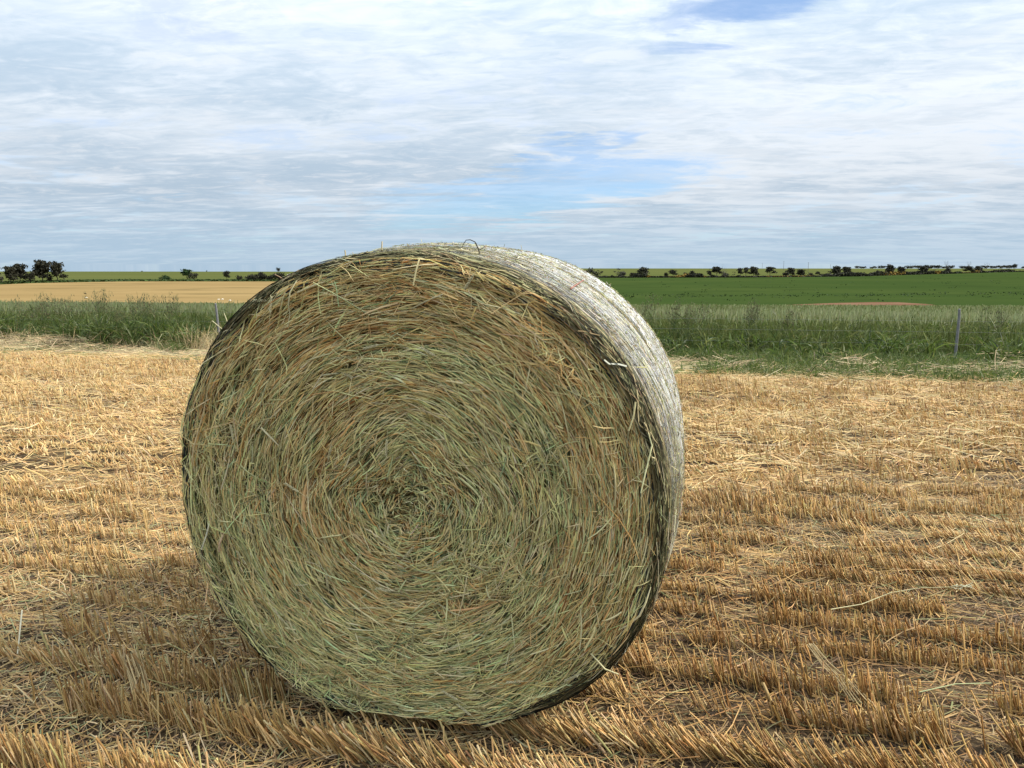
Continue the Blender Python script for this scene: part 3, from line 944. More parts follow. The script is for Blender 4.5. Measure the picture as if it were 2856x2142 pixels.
# rank grass growing along the fence
a = Acc()
n = 2600
X = rng.uniform(-12, 11, n); d = rng.uniform(-.75, .75, n)
clump = fnoise(X * 1.4 + 9, d * 1.5 + 9, 151, 2)
keep = rng.random(n) < sm(clump, .34, .58)
X, d = X[keep], d[keep]; Y = FA + FB * X + d
hgt = .20 + .26 * fnoise(X * 1.1 + 3, d, 153, 2) + .16 * sm(X, -2, -6)
for q in range(6):
    m = len(X)
    blades(a, X + rng.normal(0, .03, m), Y + rng.normal(0, .03, m), ground(X, Y) + rng.uniform(0, .20, m), hgt * rng.uniform(.45, 1.05, m), rng.uniform(.08, .7, m), rng.uniform(.0, 1.2, m), rng.uniform(0, 2 * math.pi, m), rng.uniform(.0045, .0125, m), pick(GREENS, [3, 3, 2.4, 1.6, 2.4, .8], m, .25), 5)
link('fence_grass', a.mesh('fence_grass', M_LEAF), kind='stuff', label='rank green grass growing through the wire fence', category='grass')

# low green regrowth among the straw, mostly on the right
a = Acc()
n = 15000
X = rng.uniform(-11, 9.5, n); d = rng.uniform(-.1, 2.3, n)
Y = EA + EB * X + d
dens = fnoise(X * .9 + 5, d * 1.3 + 5, 161, 3) + .20 * sm(X, -.5, 2.5) - .22 * sm(X, 0, -3)
keep = (rng.random(n) < sm(dens, .46, .62))
X, Y = X[keep], Y[keep]; m = len(X)
for q in range(3):
    blades(a, X + rng.normal(0, .04, m), Y + rng.normal(0, .04, m), ground(X, Y), rng.uniform(.07, .26, m), rng.uniform(.1, .8, m), rng.uniform(0, 1, m), rng.uniform(0, 2 * math.pi, m), rng.uniform(.002, .0055, m), pick(GREENS, [2, 3, 3, 1.5, 1, 1], m, .2), 4)
link('verge_grass', a.mesh('verge_grass', M_LEAF), kind='stuff', label='low green grass sprouting through the straw beside the stubble', category='grass')

# long dead straw lying in a heaped band along the edge
a = Acc()
n = 11000
X = rng.uniform(-11.5, 10, n); d = np.abs(rng.normal(0, .75, n)) * rng.choice([1, 1, -.35], n) + .75
Y = EA + EB * X + d
kp = rng.random(n) > .45 * sm(X, .5, 2.5); X, d, Y = X[kp], d[kp], Y[kp]; n = len(X)
heap = .02 + .20 * sm(fnoise(X * 1.3, d * 1.6 + 4, 171, 3), .42, .75)
L = np.clip(np.exp(rng.normal(math.log(.24), .5, n)), .06, .75)
an = rng.normal(0, .8, n) + ROW
pit = rng.normal(.04, .22, n)
u = np.linspace(-.5, .5, 4)[None, :]
cv = rng.normal(0, .2, n)[:, None] * (u ** 2 - .08) * L[:, None]
PX = X[:, None] + np.cos(an)[:, None] * u * L[:, None] - np.sin(an)[:, None] * cv
PY = Y[:, None] + np.sin(an)[:, None] * u * L[:, None] + np.cos(an)[:, None] * cv
PZ = ground(PX, PY) + np.maximum((heap * rng.random(n))[:, None] + u * (np.sin(pit) * L)[:, None] + .5 * cv, .004)
DRY = [(.54, .40, .21), (.45, .32, .16), (.62, .49, .28), (.33, .22, .12), (.22, .15, .095), (.42, .39, .19)]
a.tubes(np.stack([PX, PY, PZ], -1), np.exp(rng.normal(math.log(.0022), .3, n)), np.array([0, -.7, .8]) + rng.normal(0, .3, (n, 3)), pick(DRY, [3, 3, 2, 2, 1, 1], n, .2), 2)
# upright dead stems in the left-hand verge
n = 1100
X = rng.uniform(-10.5, -2.0, n); d = rng.uniform(.9, 2.2, n); Y = EA + EB * X + d
blades(a, X, Y, ground(X, Y), rng.uniform(.12, .50, n), rng.uniform(.05, .8, n), rng.uniform(0, .8, n), rng.uniform(0, 2 * math.pi, n), rng.uniform(.0018, .0034, n), pick(DRY, [2, 2, 2, 2, 1, 2], n, .2), 4)
# a tuft of bleached stems
n = 260
X = -5.15 + rng.normal(0, .22, n); Y = EA + EB * X + 1.35 + rng.normal(0, .18, n)
blades(a, X, Y, ground(X, Y), rng.uniform(.12, .55, n), rng.uniform(.02, .7, n), rng.uniform(0, .6, n), rng.uniform(0, 2 * math.pi, n), rng.uniform(.002, .0036, n), pick(DRY, [3, 2, 3, 1, 0, 1], n, .15), 4)
link('dead_straw', a.mesh('dead_straw', M_STRAW), kind='stuff', label='heaped band of long bleached straw between stubble and fence', category='straw')

# ------------------------------------------------------------------ wire fence
fence = thing('wire_fence', 'low wire fence on thin grey wooden posts before the green crop', 'fence', (0, FA, 0))
FO = np.array(fence.location)
dirf = norm(np.array([1.0, FB, 0]))


def post(x, hgt, lean, wdt):
    y = FA + FB * x; zz = float(ground(x, y)) - .15
    b = Acc()
    hs = np.array([0, .25, .6, .85, .985, 1.0])
    rngp = np.random.default_rng(int(abs(x) * 100))
    P = np.stack([x + lean * hs + rngp.normal(0, .003, 6), y + rngp.normal(0, .003, 6), zz + (hgt + .15) * hs], 1)
    b.tubes(P[None], (np.array([1.05, 1.04, 1, .96, .88, .12]) * wdt)[None, :], np.array([.3, -1, 0]), np.array([[.17, .165, .165]]), 8)
    link('post', b.mesh('post', M_WOOD, False, FO), fence)


for x, hgt, lean, wdt in ((-16.9, .8, .02, .028), (-5.09, .735, -.045, .020), (6.55, .765, .01, .019), (18.5, .8, 0, .028)):
    post(x, hgt, lean, wdt)
for z in (.24, .42, .58):
    xw = np.linspace(-17, 18.6, 60); b = Acc()
    yw = FA + FB * xw - .03
    P = np.stack([xw, yw, z - .012 * np.sin((xw + 5.2) / 11.88 * math.pi) ** 2 + ground(xw, yw)], 1)
    b.tubes(P[None], np.full((1, 60), .0013), np.array([0, -1, .3]), np.array([[.30, .30, .29]]), 3)
    link('wire', b.mesh('wire', M_WIRE, True, FO), fence)

# ------------------------------------------------------------------ tall wild oats at the fence
def wild_oat(u_px, Y, height, nst, spread, label, group):
    X = (u_px - 1428) / FPX * Y
    z0 = float(ground(X, Y))
    o = thing('wild_oat', label, 'wild oat', (X, Y, z0), group)
    st, lf, sd_ = Acc(), Acc(), Acc()
    for k in range(int(nst * 2.4)):
        a_ = rng.uniform(0, 2 * math.pi); h = height * rng.uniform(.78, 1.02)
        bx, by = rng.normal(0, spread * .3, 2); lean = rng.uniform(.02, .16)
        ca, sa = math.cos(a_), math.sin(a_)
        uu = np.linspace(0, 1, 8)
        P = np.stack([bx + ca * lean * h * uu ** 2, by + sa * lean * h * uu ** 2, h * uu - .10 * h * lean * uu ** 4], 1)
        st.tubes(P[None], np.linspace(.0034, .0016, 8)[None], np.array([0, -1, .1]), pick([(.13, .17, .065)], [1], 1), 3)
        for q in range(4):
            f = rng.uniform(.1, .7); i_ = int(f * 7)
            blades(lf, np.array([P[i_, 0]]), np.array([P[i_, 1]]), np.array([P[i_, 2]]), rng.uniform(.18, .34, 1), rng.uniform(.2, .7, 1), rng.uniform(.2, 1, 1), rng.uniform(0, 6.28, 1), rng.uniform(.003, .006, 1), pick(GREENS, GW, 1), 5)
        for q in range(rng.integers(10, 18)):
            f = rng.uniform(.66, 1.0); p = np.array([np.interp(f, uu, P[:, c]) for c in range(3)])
            b_ = rng.uniform(0, 6.28); L = rng.uniform(.03, .10) * (1.25 - f + .3)
            e = p + np.array([math.cos(b_) * L, math.sin(b_) * L, rng.uniform(-.2, .5) * L])
            tip = e + np.array([0, 0, -.012])
            st.tubes(np.stack([p, (p + e) / 2 + [0, 0, .008], e, tip])[None], np.full((1, 4), .0009), np.array([0, -1, .2]), pick([(.16, .19, .08)], [1], 1), 2)
            sd_.tubes(np.stack([tip, tip + [0.002, 0, -.012], tip + [.003, 0, -.026]])[None], np.array([[.0018, .0062, .0008]]), np.array([0, -1, .1]), pick([(.17, .17, .08), (.24, .21, .10), (.10, .09, .05)], [1, 1, 1], 1), 4)
    link('stem', st.mesh('stem', M_LEAF), o)
    link('leaves', lf.mesh('leaves', M_LEAF), o, kind='stuff')
    link('seed_heads', sd_.mesh('seed_heads', M_LEAF), o, kind='stuff')
    return o


GO = 'tall wild oats along the fence'
for u_px, Y, h, nst, spr, lab in (
    (62, 13.6, .78, 4, .25, 'single wild oat at the far left end of the fence grass'),
    (130, 13.2, .93, 9, .45, 'broad clump of wild oats under the two tallest gum trees'),
    (185, 13.4, .88, 5, .35, 'wild oats with a bent leaf right of the broad clump'),
    (285, 13.0, 1.01, 7, .22, 'tallest wild oat clump, standing alone before the tan paddock'),
    (325, 13.3, .76, 4, .25, 'short wild oats just right of the tallest clump'),
    (392, 13.2, .91, 5, .22, 'slender wild oats midway between tallest clump and left post'),
    (432, 13.1, .95, 5, .28, 'drooping wild oats nearest the left fence post but one'),
    (487, 13.2, .93, 4, .18, 'nodding wild oat with hanging seeds left of the fence post'),
    (1805, 12.6, .96, 4, .14, 'thin pale wild oat closest to the bale on its right'),
    (1880, 12.4, .89, 4, .25, 'loose wild oats second from the bale on the right'),
    (1940, 12.4, .84, 6, .3, 'green wild oat clump on the near side of the pale ears right of the bale'),
    (2100, 12.3, .90, 6, .25, 'fine wild oats before the near edge of the dark green paddock'),
    (2195, 12.2, .78, 4, .25, 'short wild oats below the bare red soil strip'),
    (2775, 11.6, .84, 3, .2, 'leafy wild oat right of the right fence post')):
    wild_oat(u_px, Y, h, nst, spr, lab, GO)


# ------------------------------------------------------------------ trees
def tree(x0, x1, vtop, vbase, Y, kind, label, group, name=None, cat='tree'):
    """x0..x1, vtop, vbase: bearing and apparent size measured on the photograph, Y: distance in metres"""
    X = ((x0 + x1) / 2 - 1428) / FPX * Y
    zb = float(zt(X, Y)); h = max((vbase - vtop) / FPX * Y, .8); wd = (x1 - x0) / FPX * Y * 1.12
    rg = np.random.default_rng(int(x0 * 13 + vtop))
    nm = name or {'gum': 'gum_tree', 'open': 'gum_tree', 'bush': 'shrub', 'dead': 'dead_tree', 'sparse': 'sparse_tree'}[kind]
    o = thing(nm, label, cat, (X, Y, zb), group)
    tr, cr = Acc(), Acc()
    bark = np.array([[.075, .062, .05]]) if kind != 'dead' else np.array([[.16, .145, .13]])
    tops = []
    if kind in ('gum', 'open'):
        nl = 10 if kind == 'gum' else 7
        lo = .28 if kind == 'gum' else .45
        for k in range(nl):
            f = k / (nl - 1)
            zz = h * (lo + (.88 - lo) * (f ** .8))
            off = wd * .36 * (1.1 - .65 * f) * rg.uniform(.35, 1.0); an = k * 2.4 + rg.uniform(-.5, .5)
            tops.append((off * math.cos(an), off * .8 * math.sin(an), zz, wd * rg.uniform(.17, .30), h * rg.uniform(.085, .15)))
        base_r = .022 * h
    elif kind == 'sparse':
        for k in range(6):
            an = k * 2.4; tops.append((wd * .25 * math.cos(an), wd * .25 * math.sin(an), h * rg.uniform(.4, .92), wd * .17, h * .09))
        base_r = .016 * h
    elif kind == 'bush':
        for k in range(7):
            an = k * 2.4 + rg.uniform(-.4, .4); q = rg.uniform(.1, .36)
            tops.append((wd * q * math.cos(an), wd * q * math.sin(an), h * rg.uniform(.30, .72), wd * rg.uniform(.18, .27), h * rg.uniform(.22, .32)))
        base_r = .03 * h
    else:
        for k in range(9):
            an = k * 2.4 + rg.uniform(-.4, .4); tops.append((wd * .42 * math.cos(an) * rg.uniform(.4, 1), wd * .4 * math.sin(an), h * rg.uniform(.55, 1.0), 0, 0))
        base_r = .022 * h
    kn = .35 * h if kind != 'bush' else .12 * h
    trunk = np.array([[0, 0, -.3], [rg.normal(0, .01) * h, 0, kn * .5], [rg.normal(0, .02) * h, 0, kn]])
    tr.tubes(trunk[None], np.array([[base_r * 1.2, base_r, base_r * .8]]), np.array([0, -1, .1]), bark, 6)
    for t_ in tops:
        p = np.array(t_[:3]); m = (trunk[-1] + p) / 2 + np.array([0, 0, -.06 * h])
        tr.tubes(np.stack([trunk[-1], m, p])[None], np.array([[base_r * .6, base_r * .42, base_r * .16]]), np.array([.2, -1, .1]), bark, 4)
        if kind == 'dead':
            for q in range(3):
                e = p + rg.normal(0, .14, 3) * h * np.array([.7, .7, 1]); s_ = m * .4 + p * .6
                tr.tubes(np.stack([s_, (s_ + e) / 2 + rg.normal(0, .02, 3) * h, e])[None], np.array([[base_r * .28, base_r * .2, base_r * .1]]), np.array([.2, -1, .1]), bark, 3)
    link('trunk', tr.mesh('trunk', M_BARK), o)
    if kind != 'dead':
        per = {'gum': 85, 'open': 90, 'sparse': 26, 'bush': 80}[kind]
        tint = np.array([.034, .033, .019]) * rg.uniform(.75, 1.3)
        if 'green' in label.split():
            tint = np.array([.022, .045, .012])
        if 'grey' in label:
            tint = np.array([.075, .072, .05])
        for cx, cy, cz, rx, rz in tops:
            v = norm(rg.normal(0, 1, (per, 3))) * (rg.random((per, 1)) ** .4)
            c = np.array([cx, cy, cz]) + v * np.array([rx, rx, rz]) * (1 + .18 * rg.normal(0, 1, (per, 1)))
            c[:, 2] = np.clip(c[:, 2], .02 * h, h)
            sz_ = (.055 if kind != 'sparse' else .035) * (h * .5 + wd * .5) * rg.uniform(.6, 1.3, per)
            a1 = norm(rg.normal(0, 1, (per, 3))); a2 = norm(np.cross(a1, rg.normal(0, 1, (per, 3))))
            a1 = a1 * sz_[:, None]; a2 = a2 * sz_[:, None] * .6
            cr.quads(np.stack([c - a1 - a2, c + a1 - a2 * .4, c + a1 * .8 + a2, c - a1 * .7 + a2], 1), tint * np.exp(rg.normal(0, .28, (per, 1))) * np.ones((1, 3)))
        link('crown', cr.mesh('crown', M_CROWN, False), o)
    return o


GL, GR_, GS = 'trees beyond the tan paddock', 'trees along the paddock boundary on the right', 'woodland on the skyline'
YL = lambda x: float(b2(np.array([(x - 1428) / FPX]))[0]) + 8


def T(x0, x1, vt, vb, kind, label, g, extra=0.0, **kw):
    return tree(x0, x1, vt, vb, YL((x0 + x1) / 2) + extra, kind, label, g, **kw)


# left
T(-26, 17, 735, 789, 'gum', 'dark gum tree cut off by the left edge of the photo', GL)
T(13, 25, 757, 787, 'dead', 'small dead tree between the cut-off gum and the gum group', GL)
T(22, 60, 737, 785, 'gum', 'leftmost and lowest gum of the big group, leaning left', GL)
T(46, 92, 730, 783, 'gum', 'wide gum tree second from the left in the big group', GL, 6)
T(80, 112, 755, 787, 'bush', 'low bushy tree in front of the middle of the gum group', GL)
T(103, 158, 724, 786, 'gum', 'tallest and broadest gum tree of the big group', GL, 2)
T(140, 160, 768, 787, 'bush', 'dark round shrub at the foot of the tallest gum', GL, cat='shrub')
T(152, 192, 729, 786, 'gum', 'rightmost gum of the big group with a narrow base', GL)
T(184, 194, 762, 786, 'dead', 'thin dead tree at the right end of the gum group', GL)
T(455, 484, 766, 783, 'bush', 'flat dark shrub alone on the green slope', GL, 12, cat='shrub')
T(512, 546, 748, 773, 'gum', 'round twin-crowned gum alone on the green slope', GL, 150)
T(534, 559, 761, 781, 'bush', 'shrub just below and right of the twin-crowned gum', GL, 40, cat='shrub')
T(627, 652, 757, 785, 'open', 'small gum with a bare stem and flat top near the tan paddock edge', GL)
T(663, 684, 761, 780, 'bush', 'round dark shrub left of the row ending behind the bale', GL, 6, cat='shrub')
T(688, 728, 763, 783, 'bush', 'first low wide tree of the row running behind the bale', GL, 2)
T(717, 754, 756, 783, 'bush', 'highest domed tree of the row running behind the bale', GL, 6)
T(746, 770, 766, 783, 'bush', 'lowest tree of the row running behind the bale', GL, 2)
T(760, 804, 759, 783, 'bush', 'last tree of the row, touching the left outline of the bale', GL, 4)
T(777, 789, 744, 757, 'bush', 'lone round tree on the skyline above the left shoulder of the bale', GL, 950)
T(583, 588, 754, 758, 'bush', 'tiny dark shrub on the left skyline right of the twin-crowned gum', GL, 950, cat='shrub')
T(404, 409, 755, 758, 'bush', 'tiny dark shrub on the left skyline left of the twin-crowned gum', GL, 950, cat='shrub')
# right, along the hedge
RT = [
    (1618, 1664, 743, 770, 'bush', 'wide domed dark tree touching the right shoulder of the bale', 0),
    (1662, 1681, 740, 767, 'sparse', 'thin wispy tree right beside the wide domed one', 0),
    (1707, 1728, 742, 768, 'sparse', 'grey wispy tree with a bare top, third from the bale', 4),
    (1721, 1745, 754, 772, 'bush', 'low round shrub leaning on the grey wispy tree', 0),
    (1751, 1775, 757, 772, 'bush', 'low pale shrub left of the knobbly-topped tree', 0),
    (1773, 1808, 742, 770, 'gum', 'knobbly-topped dark tree above the first ochre scrub', 0),
    (1846, 1860, 756, 771, 'bush', 'small shrub on the left of a neat round tree', 2),
    (1859, 1886, 750, 771, 'open', 'neat round-crowned tree right of the ochre scrub', 0),
    (1899, 1919, 755, 771, 'bush', 'left half of a pair of touching round shrubs', 0),
    (1916, 1934, 753, 771, 'open', 'right half of a pair of touching round trees', 2),
    (1943, 1958, 761, 771, 'bush', 'small square dark shrub by itself in the hedge', 0),
    (1964, 1981, 752, 771, 'open', 'small loose tree left of the flat-topped tree', 0),
    (1976, 2009, 740, 770, 'open', 'tall flat-topped tree with twigs above its crown', 0),
    (2004, 2024, 742, 771, 'dead', 'bare grey tree right of the tall flat-topped tree', 0),
    (2005, 2026, 760, 773, 'bush', 'dark shrub at the foot of the bare grey tree', 0),
    (2034, 2046, 755, 771, 'sparse', 'tiny sapling between the bare tree and the tree trio', 0),
    (2049, 2068, 745, 771, 'open', 'left tree of the trio with long bare stems', 0),
    (2064, 2084, 744, 771, 'open', 'middle tree of the trio with long bare stems', 3),
    (2081, 2109, 742, 772, 'gum', 'right and broadest tree of the trio', 0),
    (2126, 2155, 741, 770, 'open', 'lone flat-crowned tree with a forked stem between two power poles', 0),
    (2172, 2193, 758, 773, 'bush', 'dark shrub under the pale leaning tree', 0),
    (2185, 2210, 745, 771, 'gum', 'rounded tree behind a dark shrub, left of the nearest pole', 3),
    (2212, 2240, 751, 772, 'gum', 'low spreading tree beside the nearest power pole', 0),
    (2244, 2262, 759, 771, 'bush', 'small shrub just right of the nearest power pole', 0),
    (2264, 2282, 757, 771, 'open', 'small tree midway from the nearest pole to the big double tree', 0),
    (2287, 2308, 763, 773, 'bush', 'low dark shrub left of the big double tree', 0),
    (2307, 2340, 742, 771, 'gum', 'left half of the big double tree', 0),
    (2335, 2368, 744, 771, 'gum', 'right half of the big double tree', 3),
    (2431, 2451, 753, 770, 'bush', 'square dark shrub left of the two-tiered tree', 0),
    (2457, 2484, 739, 769, 'gum', 'dark two-tiered tree, tallest on its stretch of hedge', 0),
    (2488, 2514, 741, 764, 'gum', 'broad-topped tree right of the two-tiered tree', 4),
    (2549, 2579, 742, 765, 'gum', 'leaning dark tree in front of the skyline woodland', 0),
    (2579, 2599, 750, 763, 'sparse', 'pair of thin saplings right of the leaning dark tree', 0),
    (2622, 2640, 745, 761, 'open', 'small round tree below a bare skyline tree', 0),
    (2651, 2669, 749, 758, 'bush', 'bright dark green shrub left of the last tree pair', 0),
    (2675, 2703, 738, 758, 'gum', 'left tree of the last pair, with bare twigs on top', 0),
    (2701, 2727, 738, 757, 'gum', 'right tree of the last pair above the ochre scrub', 4)]
for x0, x1, vt, vb, kd, lab, ex in RT:
    T(x0, x1, vt, vb, kd, lab, GR_, ex, cat='shrub' if 'shrub' in lab else 'tree')
for x0, x1, vt, vb, lab in ((2618, 2631, 728, 749, 'tall bare tree on the skyline above the small round tree'), (2679, 2695, 728, 748, 'bare twiggy tree on the skyline above the last tree pair'), (2728, 2748, 732, 748, 'spreading bare tree on the skyline right of the last tree pair'), (2521, 2546, 735, 748, 'low bare trees on the skyline left of the leaning tree')):
    tree(x0, x1, vt, vb, 1750, 'dead', lab, GS)
for x0, x1, vt in ((2372, 2392, 744), (2390, 2406, 745), (2414, 2434, 744), (2434, 2460, 743), (2514, 2540, 744), (2536, 2562, 742), (2560, 2586, 741), (2580, 2610, 741), (2612, 2632, 743), (2628, 2648, 742), (2660, 2680, 743), (2724, 2744, 742), (2744, 2764, 743), (2762, 2784, 743), (2780, 2806, 741), (2802, 2822, 737), (2832, 2850, 745)):
    tree(x0, x1, vt, 752, 1850, 'bush', 'low dark clump of far woodland on the right skyline', GS, name='far_tree')

# hedge of low scrub along the boundary: one continuous mass
a = Acc()
n = 9500
sx = rng.uniform(.085, .70, n); Y = np.array(b2(sx)) + rng.uniform(-2, 5, n); X = sx * Y
hh = (.8 + 2.6 * sm(fnoise(sx * 60, sx * 0 + 2, 181, 3), .38, .68)) * rng.random(n)
c = np.stack([X, Y, zt(X, Y) + hh], 1)
s1 = norm(rng.normal(0, 1, (n, 3))); s2 = norm(np.cross(s1, rng.normal(0, 1, (n, 3)))); sz_ = rng.uniform(.45, 1.15, (n, 1))
ochre = sm(fnoise(sx * 42 + 3, sx * 0 + 9, 183, 2), .60, .72) * (hh > .6)
col = np.where((rng.random(n) < ochre * .8)[:, None], np.array([[.20, .125, .022]]), np.array([[.030, .030, .018]])) * np.exp(rng.normal(0, .25, (n, 1)))
a.quads(np.stack([c - s1 * sz_ - s2 * sz_ * .6, c + s1 * sz_ - s2 * sz_ * .4, c + s1 * sz_ * .8 + s2 * sz_ * .6, c - s1 * sz_ * .7 + s2 * sz_ * .6], 1), col)
link('hedge_scrub', a.mesh('hedge_scrub', M_CROWN, False), kind='stuff', label='low dark scrub with ochre flowering patches along the paddock boundary', category='hedge')

# darker weed clumps dotted over the green paddock
a = Acc()
n = 300
s_ = rng.uniform(.08, .70, n); fr = rng.random(n)
band = rng.random(n) < .45
fr = np.where(band, np.clip(.16 + rng.normal(0, .025, n), 0, 1), fr)
Y = 285 * (np.array(b2(s_)) / 285) ** fr; X = s_ * Y
for k in range(6):
    c = np.stack([X + rng.normal(0, 1.2, n), Y + rng.normal(0, 1.2, n), zt(X, Y) + rng.uniform(.1, .55, n)], 1)
    s1 = norm(rng.normal(0, 1, (n, 3)) * [1, 1, .4]); s2 = norm(np.cross(s1, rng.normal(0, 1, (n, 3)))); sz_ = rng.uniform(.12, .32, (n, 1))
    a.quads(np.stack([c - s1 * sz_ - s2 * sz_ * .6, c + s1 * sz_ - s2 * sz_ * .5, c + s1 * sz_ + s2 * sz_ * .5, c - s1 * sz_ + s2 * sz_ * .6], 1), np.array([[.017, .036, .006]]) * np.exp(rng.normal(0, .2, (n, 1))))
link('weed_clumps', a.mesh('weed_clumps', M_CROWN, False), kind='stuff', label='dark weed clumps dotted over the green paddock', category='weeds')

# green strip at the far edge of the tan paddock
a = Acc()
n = 5000
s_ = rng.uniform(-.72, -.30, n); Y = np.array(b2(s_)) + rng.uniform(0, 26, n); X = s_ * Y
c = np.stack([X, Y, zt(X, Y) + rng.uniform(.05, .7, n)], 1)
s1 = norm(rng.normal(0, 1, (n, 3)) * [1, 1, .3]); s2 = norm(np.cross(s1, rng.normal(0, 1, (n, 3)))); sz_ = rng.uniform(.3, .8, (n, 1))
a.quads(np.stack([c - s1 * sz_ - s2 * sz_ * .6, c + s1 * sz_ - s2 * sz_ * .5, c + s1 * sz_ + s2 * sz_ * .5, c - s1 * sz_ + s2 * sz_ * .6], 1), np.array([[.036, .060, .014]]) * np.exp(rng.normal(0, .25, (n, 1))))
link('roadside_grass', a.mesh('roadside_grass', M_CROWN, False), kind='stuff', label='strip of darker grass between the tan paddock and the olive slope', category='grass')

# ------------------------------------------------------------------ power poles
for u_px, Y, h, lab in ((2118, 1700, 11.5, 'short power pole farthest left on the right skyline'), (2177, 1250, 15.0, 'tallest power pole on the right skyline'), (2245, 1000, 12.8, 'power pole standing lowest on the olive slope'), (2306, 1750, 9.5, 'short faint power pole farthest right of the four')):
    X = (u_px - 1428) / FPX * Y; z0 = float(zt(X, Y))
    o = thing('power_pole', lab, 'power pole', (X, Y, z0), 'power poles on the right skyline')
    b = Acc(); b.tubes(np.array([[[0, 0, -.5], [0, 0, h * .5], [0, 0, h]]]), np.array([[.26, .23, .19]]), np.array([0, -1, 0]), np.array([[.13, .115, .10]]), 6); link('shaft', b.mesh('shaft', M_WOOD), o)
    b = Acc(); b.tubes(np.array([[[-.9, .1, h - .5], [.9, .1, h - .5]]]), np.full((1, 2), .1), np.array([0, -1, .01]), np.array([[.13, .115, .10]]), 4); link('crossarm', b.mesh('crossarm', M_WOOD), o)

# pale stones at the near edge of the tan paddock
for k, (u_px, v, lab) in enumerate(((248, 831, 'pale stone under the flying bird in the tan paddock'), (614, 836, 'pale stone just right of the top of the left fence post'), (624, 836, 'pale stone second from the left fence post'), (645, 839, 'flat pale stone nearest the bale in the tan paddock'))):
    Y = 262.0 + 3 * k; X = (u_px - 1428) / FPX * Y
    sl = math.tan(PITCH + math.atan((v - 1071) / FPX))
    yy = np.linspace(240, 420, 400); Y = float(yy[np.argmin(np.abs((EYE - zt((u_px - 1428) / FPX * yy, yy)) / yy - sl))]); X = (u_px - 1428) / FPX * Y
    b = Acc(); uu = np.linspace(-1, 1, 6)
    b.tubes(np.stack([uu * .5, rng.normal(0, .05, 6), .1 + rng.normal(0, .05, 6)], 1)[None], (.30 * np.sqrt(np.maximum(1 - uu ** 2, .02)) * rng.uniform(.8, 1.2, 6))[None], np.array([0, 0, 1.0]), np.array([[.62, .56, .44]]), 7)
    link('stone', b.mesh('stone', M_STONE, False), None, (X, Y, float(zt(X, Y))), label=lab, category='stone', group='pale stones in the tan paddock')

# a bird gliding low over the tan paddock
bd = thing('bird', 'small dark bird gliding low over the tan paddock', 'bird', ((245 - 1428) / FPX * 60, 60, EYE - 60 * math.tan(PITCH + math.atan((819 - 1071) / FPX))))
b = Acc(); b.tubes(np.array([[[-.11, 0, 0], [-.05, 0, .008], [.03, 0, .004], [.08, 0, .006], [.11, 0, .01]]]), np.array([[.006, .02, .026, .02, .004]]), np.array([0, -1, .1]), np.array([[.02, .018, .016]]), 6); link('body', b.mesh('body', M_BARK), bd)
for sg in (-1, 1):
    b = Acc(); b.tubes(np.array([[[0, 0, .01], [-.01, sg * .10, .05], [-.05, sg * .2, .04]]]), np.array([[.04, .035, .006]]), np.array([0, 0, 1.0]), np.array([[.025, .022, .02]]), 2); link('wing', b.mesh('wing', M_BARK, False), bd)


# ------------------------------------------------------------------ single straws lying on the stubble
def ground_at(u_px, v):
    sl = math.tan(PITCH + math.atan((v - 1071) / FPX))
    Y = EYE / sl
    dep = Y * math.cos(PITCH) + EYE * math.sin(PITCH)
    return np.array([(u_px - 1428) / FPX * dep, Y])


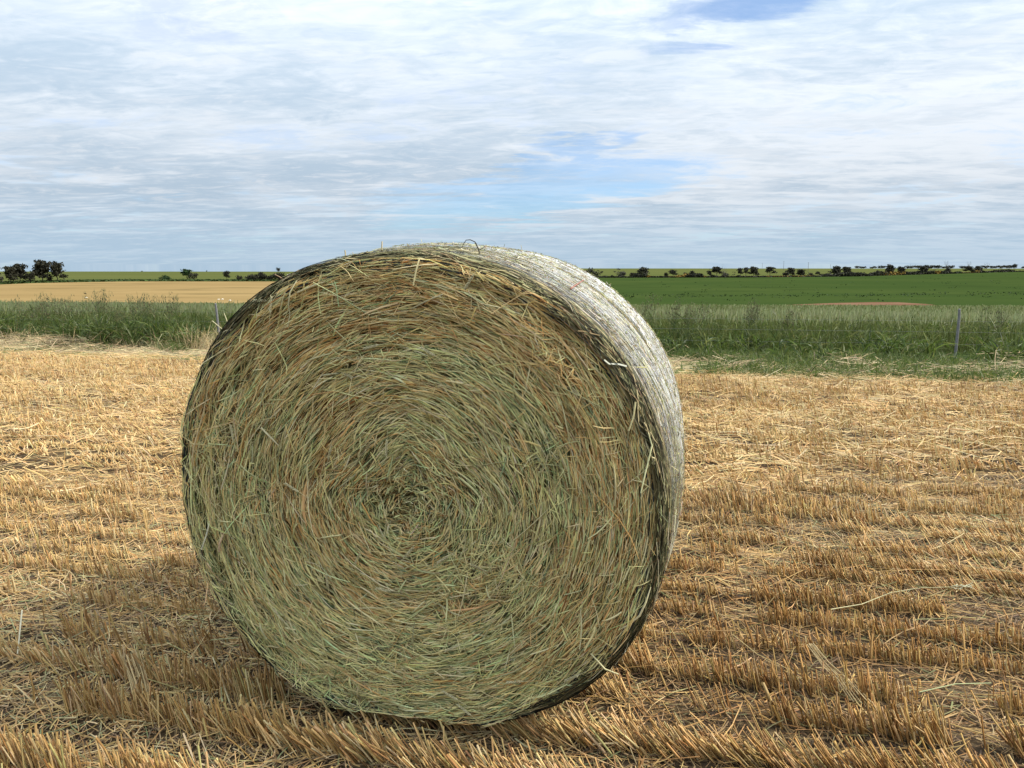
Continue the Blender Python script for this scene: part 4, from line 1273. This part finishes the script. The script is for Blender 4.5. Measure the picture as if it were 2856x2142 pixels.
def fallen(name, pts, r0, r1, colour, label, cat, z0=.05, z1=.05, head=False, n=1, spread=0.0, group=None):
    G = np.array([ground_at(*p) for p in pts])
    c = np.array([*G.mean(0), 0.0])
    o = thing(name, label, cat, c, group) if (head or n > 1) else None
    for k in range(n):
        zz = np.linspace(z0, z1, len(G)) + rng.normal(0, spread * .4)
        P = np.stack([G[:, 0] + rng.normal(0, spread), G[:, 1] + rng.normal(0, spread), zz + rowz(G[:, 0], G[:, 1])], 1) - c
        P = P + np.linspace(0, 1, len(P))[:, None] * rng.normal(0, spread, (1, 3)) * [1, 1, .2]
        b = Acc(); b.tubes(P[None], np.linspace(r0, r1, len(P))[None], np.array([.1, -.5, 1]), np.clip(np.array([colour]) * (1 + rng.normal(0, .1)), 0, .8), 4)
        if o is None:
            link(name, b.mesh(name, M_STRAW), None, tuple(c), label=label, category=cat, group=group)
        else:
            link('stem' if head else 'straw', b.mesh('stem', M_STRAW), o)
        if head:
            d_ = norm(P[-1] - P[-2]); hd = Acc()
            for q in range(14):
                f = q / 13; s_ = P[-1] + d_ * (.07 * f - .01) + rng.normal(0, .003, 3)
                hd.tubes(np.stack([s_, s_ + d_ * .012 + rng.normal(0, .004, 3), s_ + d_ * .026 + rng.normal(0, .008, 3)])[None], np.array([[.001, .0028, .0006]]), np.array([0, -.5, 1]), np.array([[.52, .48, .30]]), 4)
            link('seed_head', hd.mesh('seed_head', M_STRAW), o)


fallen('fallen_oat', [(2313, 1753), (2400, 1733), (2480, 1715), (2560, 1710), (2650, 1709)], .0024, .0012, (.58, .52, .28), 'long pale oat stem with a seed head lying across the stubble rows', 'oat stem', .07, .10, True)
fallen('straw_bundle', [(2253, 1850), (2300, 1890), (2345, 1930), (2392, 1972)], .0022, .0020, (.62, .47, .24), 'sloping bundle of pale straws lying together on the stubble', 'straw', .075, .03, False, 9, .012)
fallen('fallen_straw', [(2690, 1620), (2780, 1628), (2880, 1640)], .0022, .0018, (.60, .49, .24), 'pale straight straw running out of the right edge of the photo', 'straw', .06, .06)
fallen('fallen_straw', [(2560, 1975), (2660, 1962), (2760, 1948)], .0020, .0016, (.42, .44, .22), 'greenish straw lying flat near the lower right corner', 'straw', .05, .06)
fallen('fallen_straw', [(2040, 1822), (2110, 1862), (2190, 1905)], .0020, .0016, (.55, .43, .2), 'thin straw slanting down beside the bundle of pale straws', 'straw', .07, .05)
fallen('fallen_straw', [(590, 1838), (680, 1838), (770, 1848)], .0020, .0014, (.50, .48, .24), 'pale green straw pointing at the foot of the bale from the left', 'straw', .07, .08)
fallen('fallen_straw', [(560, 1795), (612, 1755), (650, 1722)], .0020, .0014, (.58, .48, .26), 'straw rising to the right in the shade left of the bale', 'straw', .04, .10)
fallen('fallen_straw', [(598, 1900), (618, 1940), (645, 1984)], .0028, .0024, (.62, .53, .30), 'thick broken pale straw before the lower left of the bale', 'straw', .09, .03)
fallen('leaning_stalk', [(52, 1856), (60, 1822), (70, 1785)], .0026, .0032, (.66, .60, .42), 'bleached flat stalk leaning up near the left edge of the photo', 'stalk', .03, .12)
fallen('cut_stalk_clump', [(410, 1962), (392, 1925), (365, 1885)], .0030, .0026, (.50, .37, .18), 'tight clump of thick cut stalks leaning left before the bale', 'stalk clump', .0, .075, False, 14, .014)
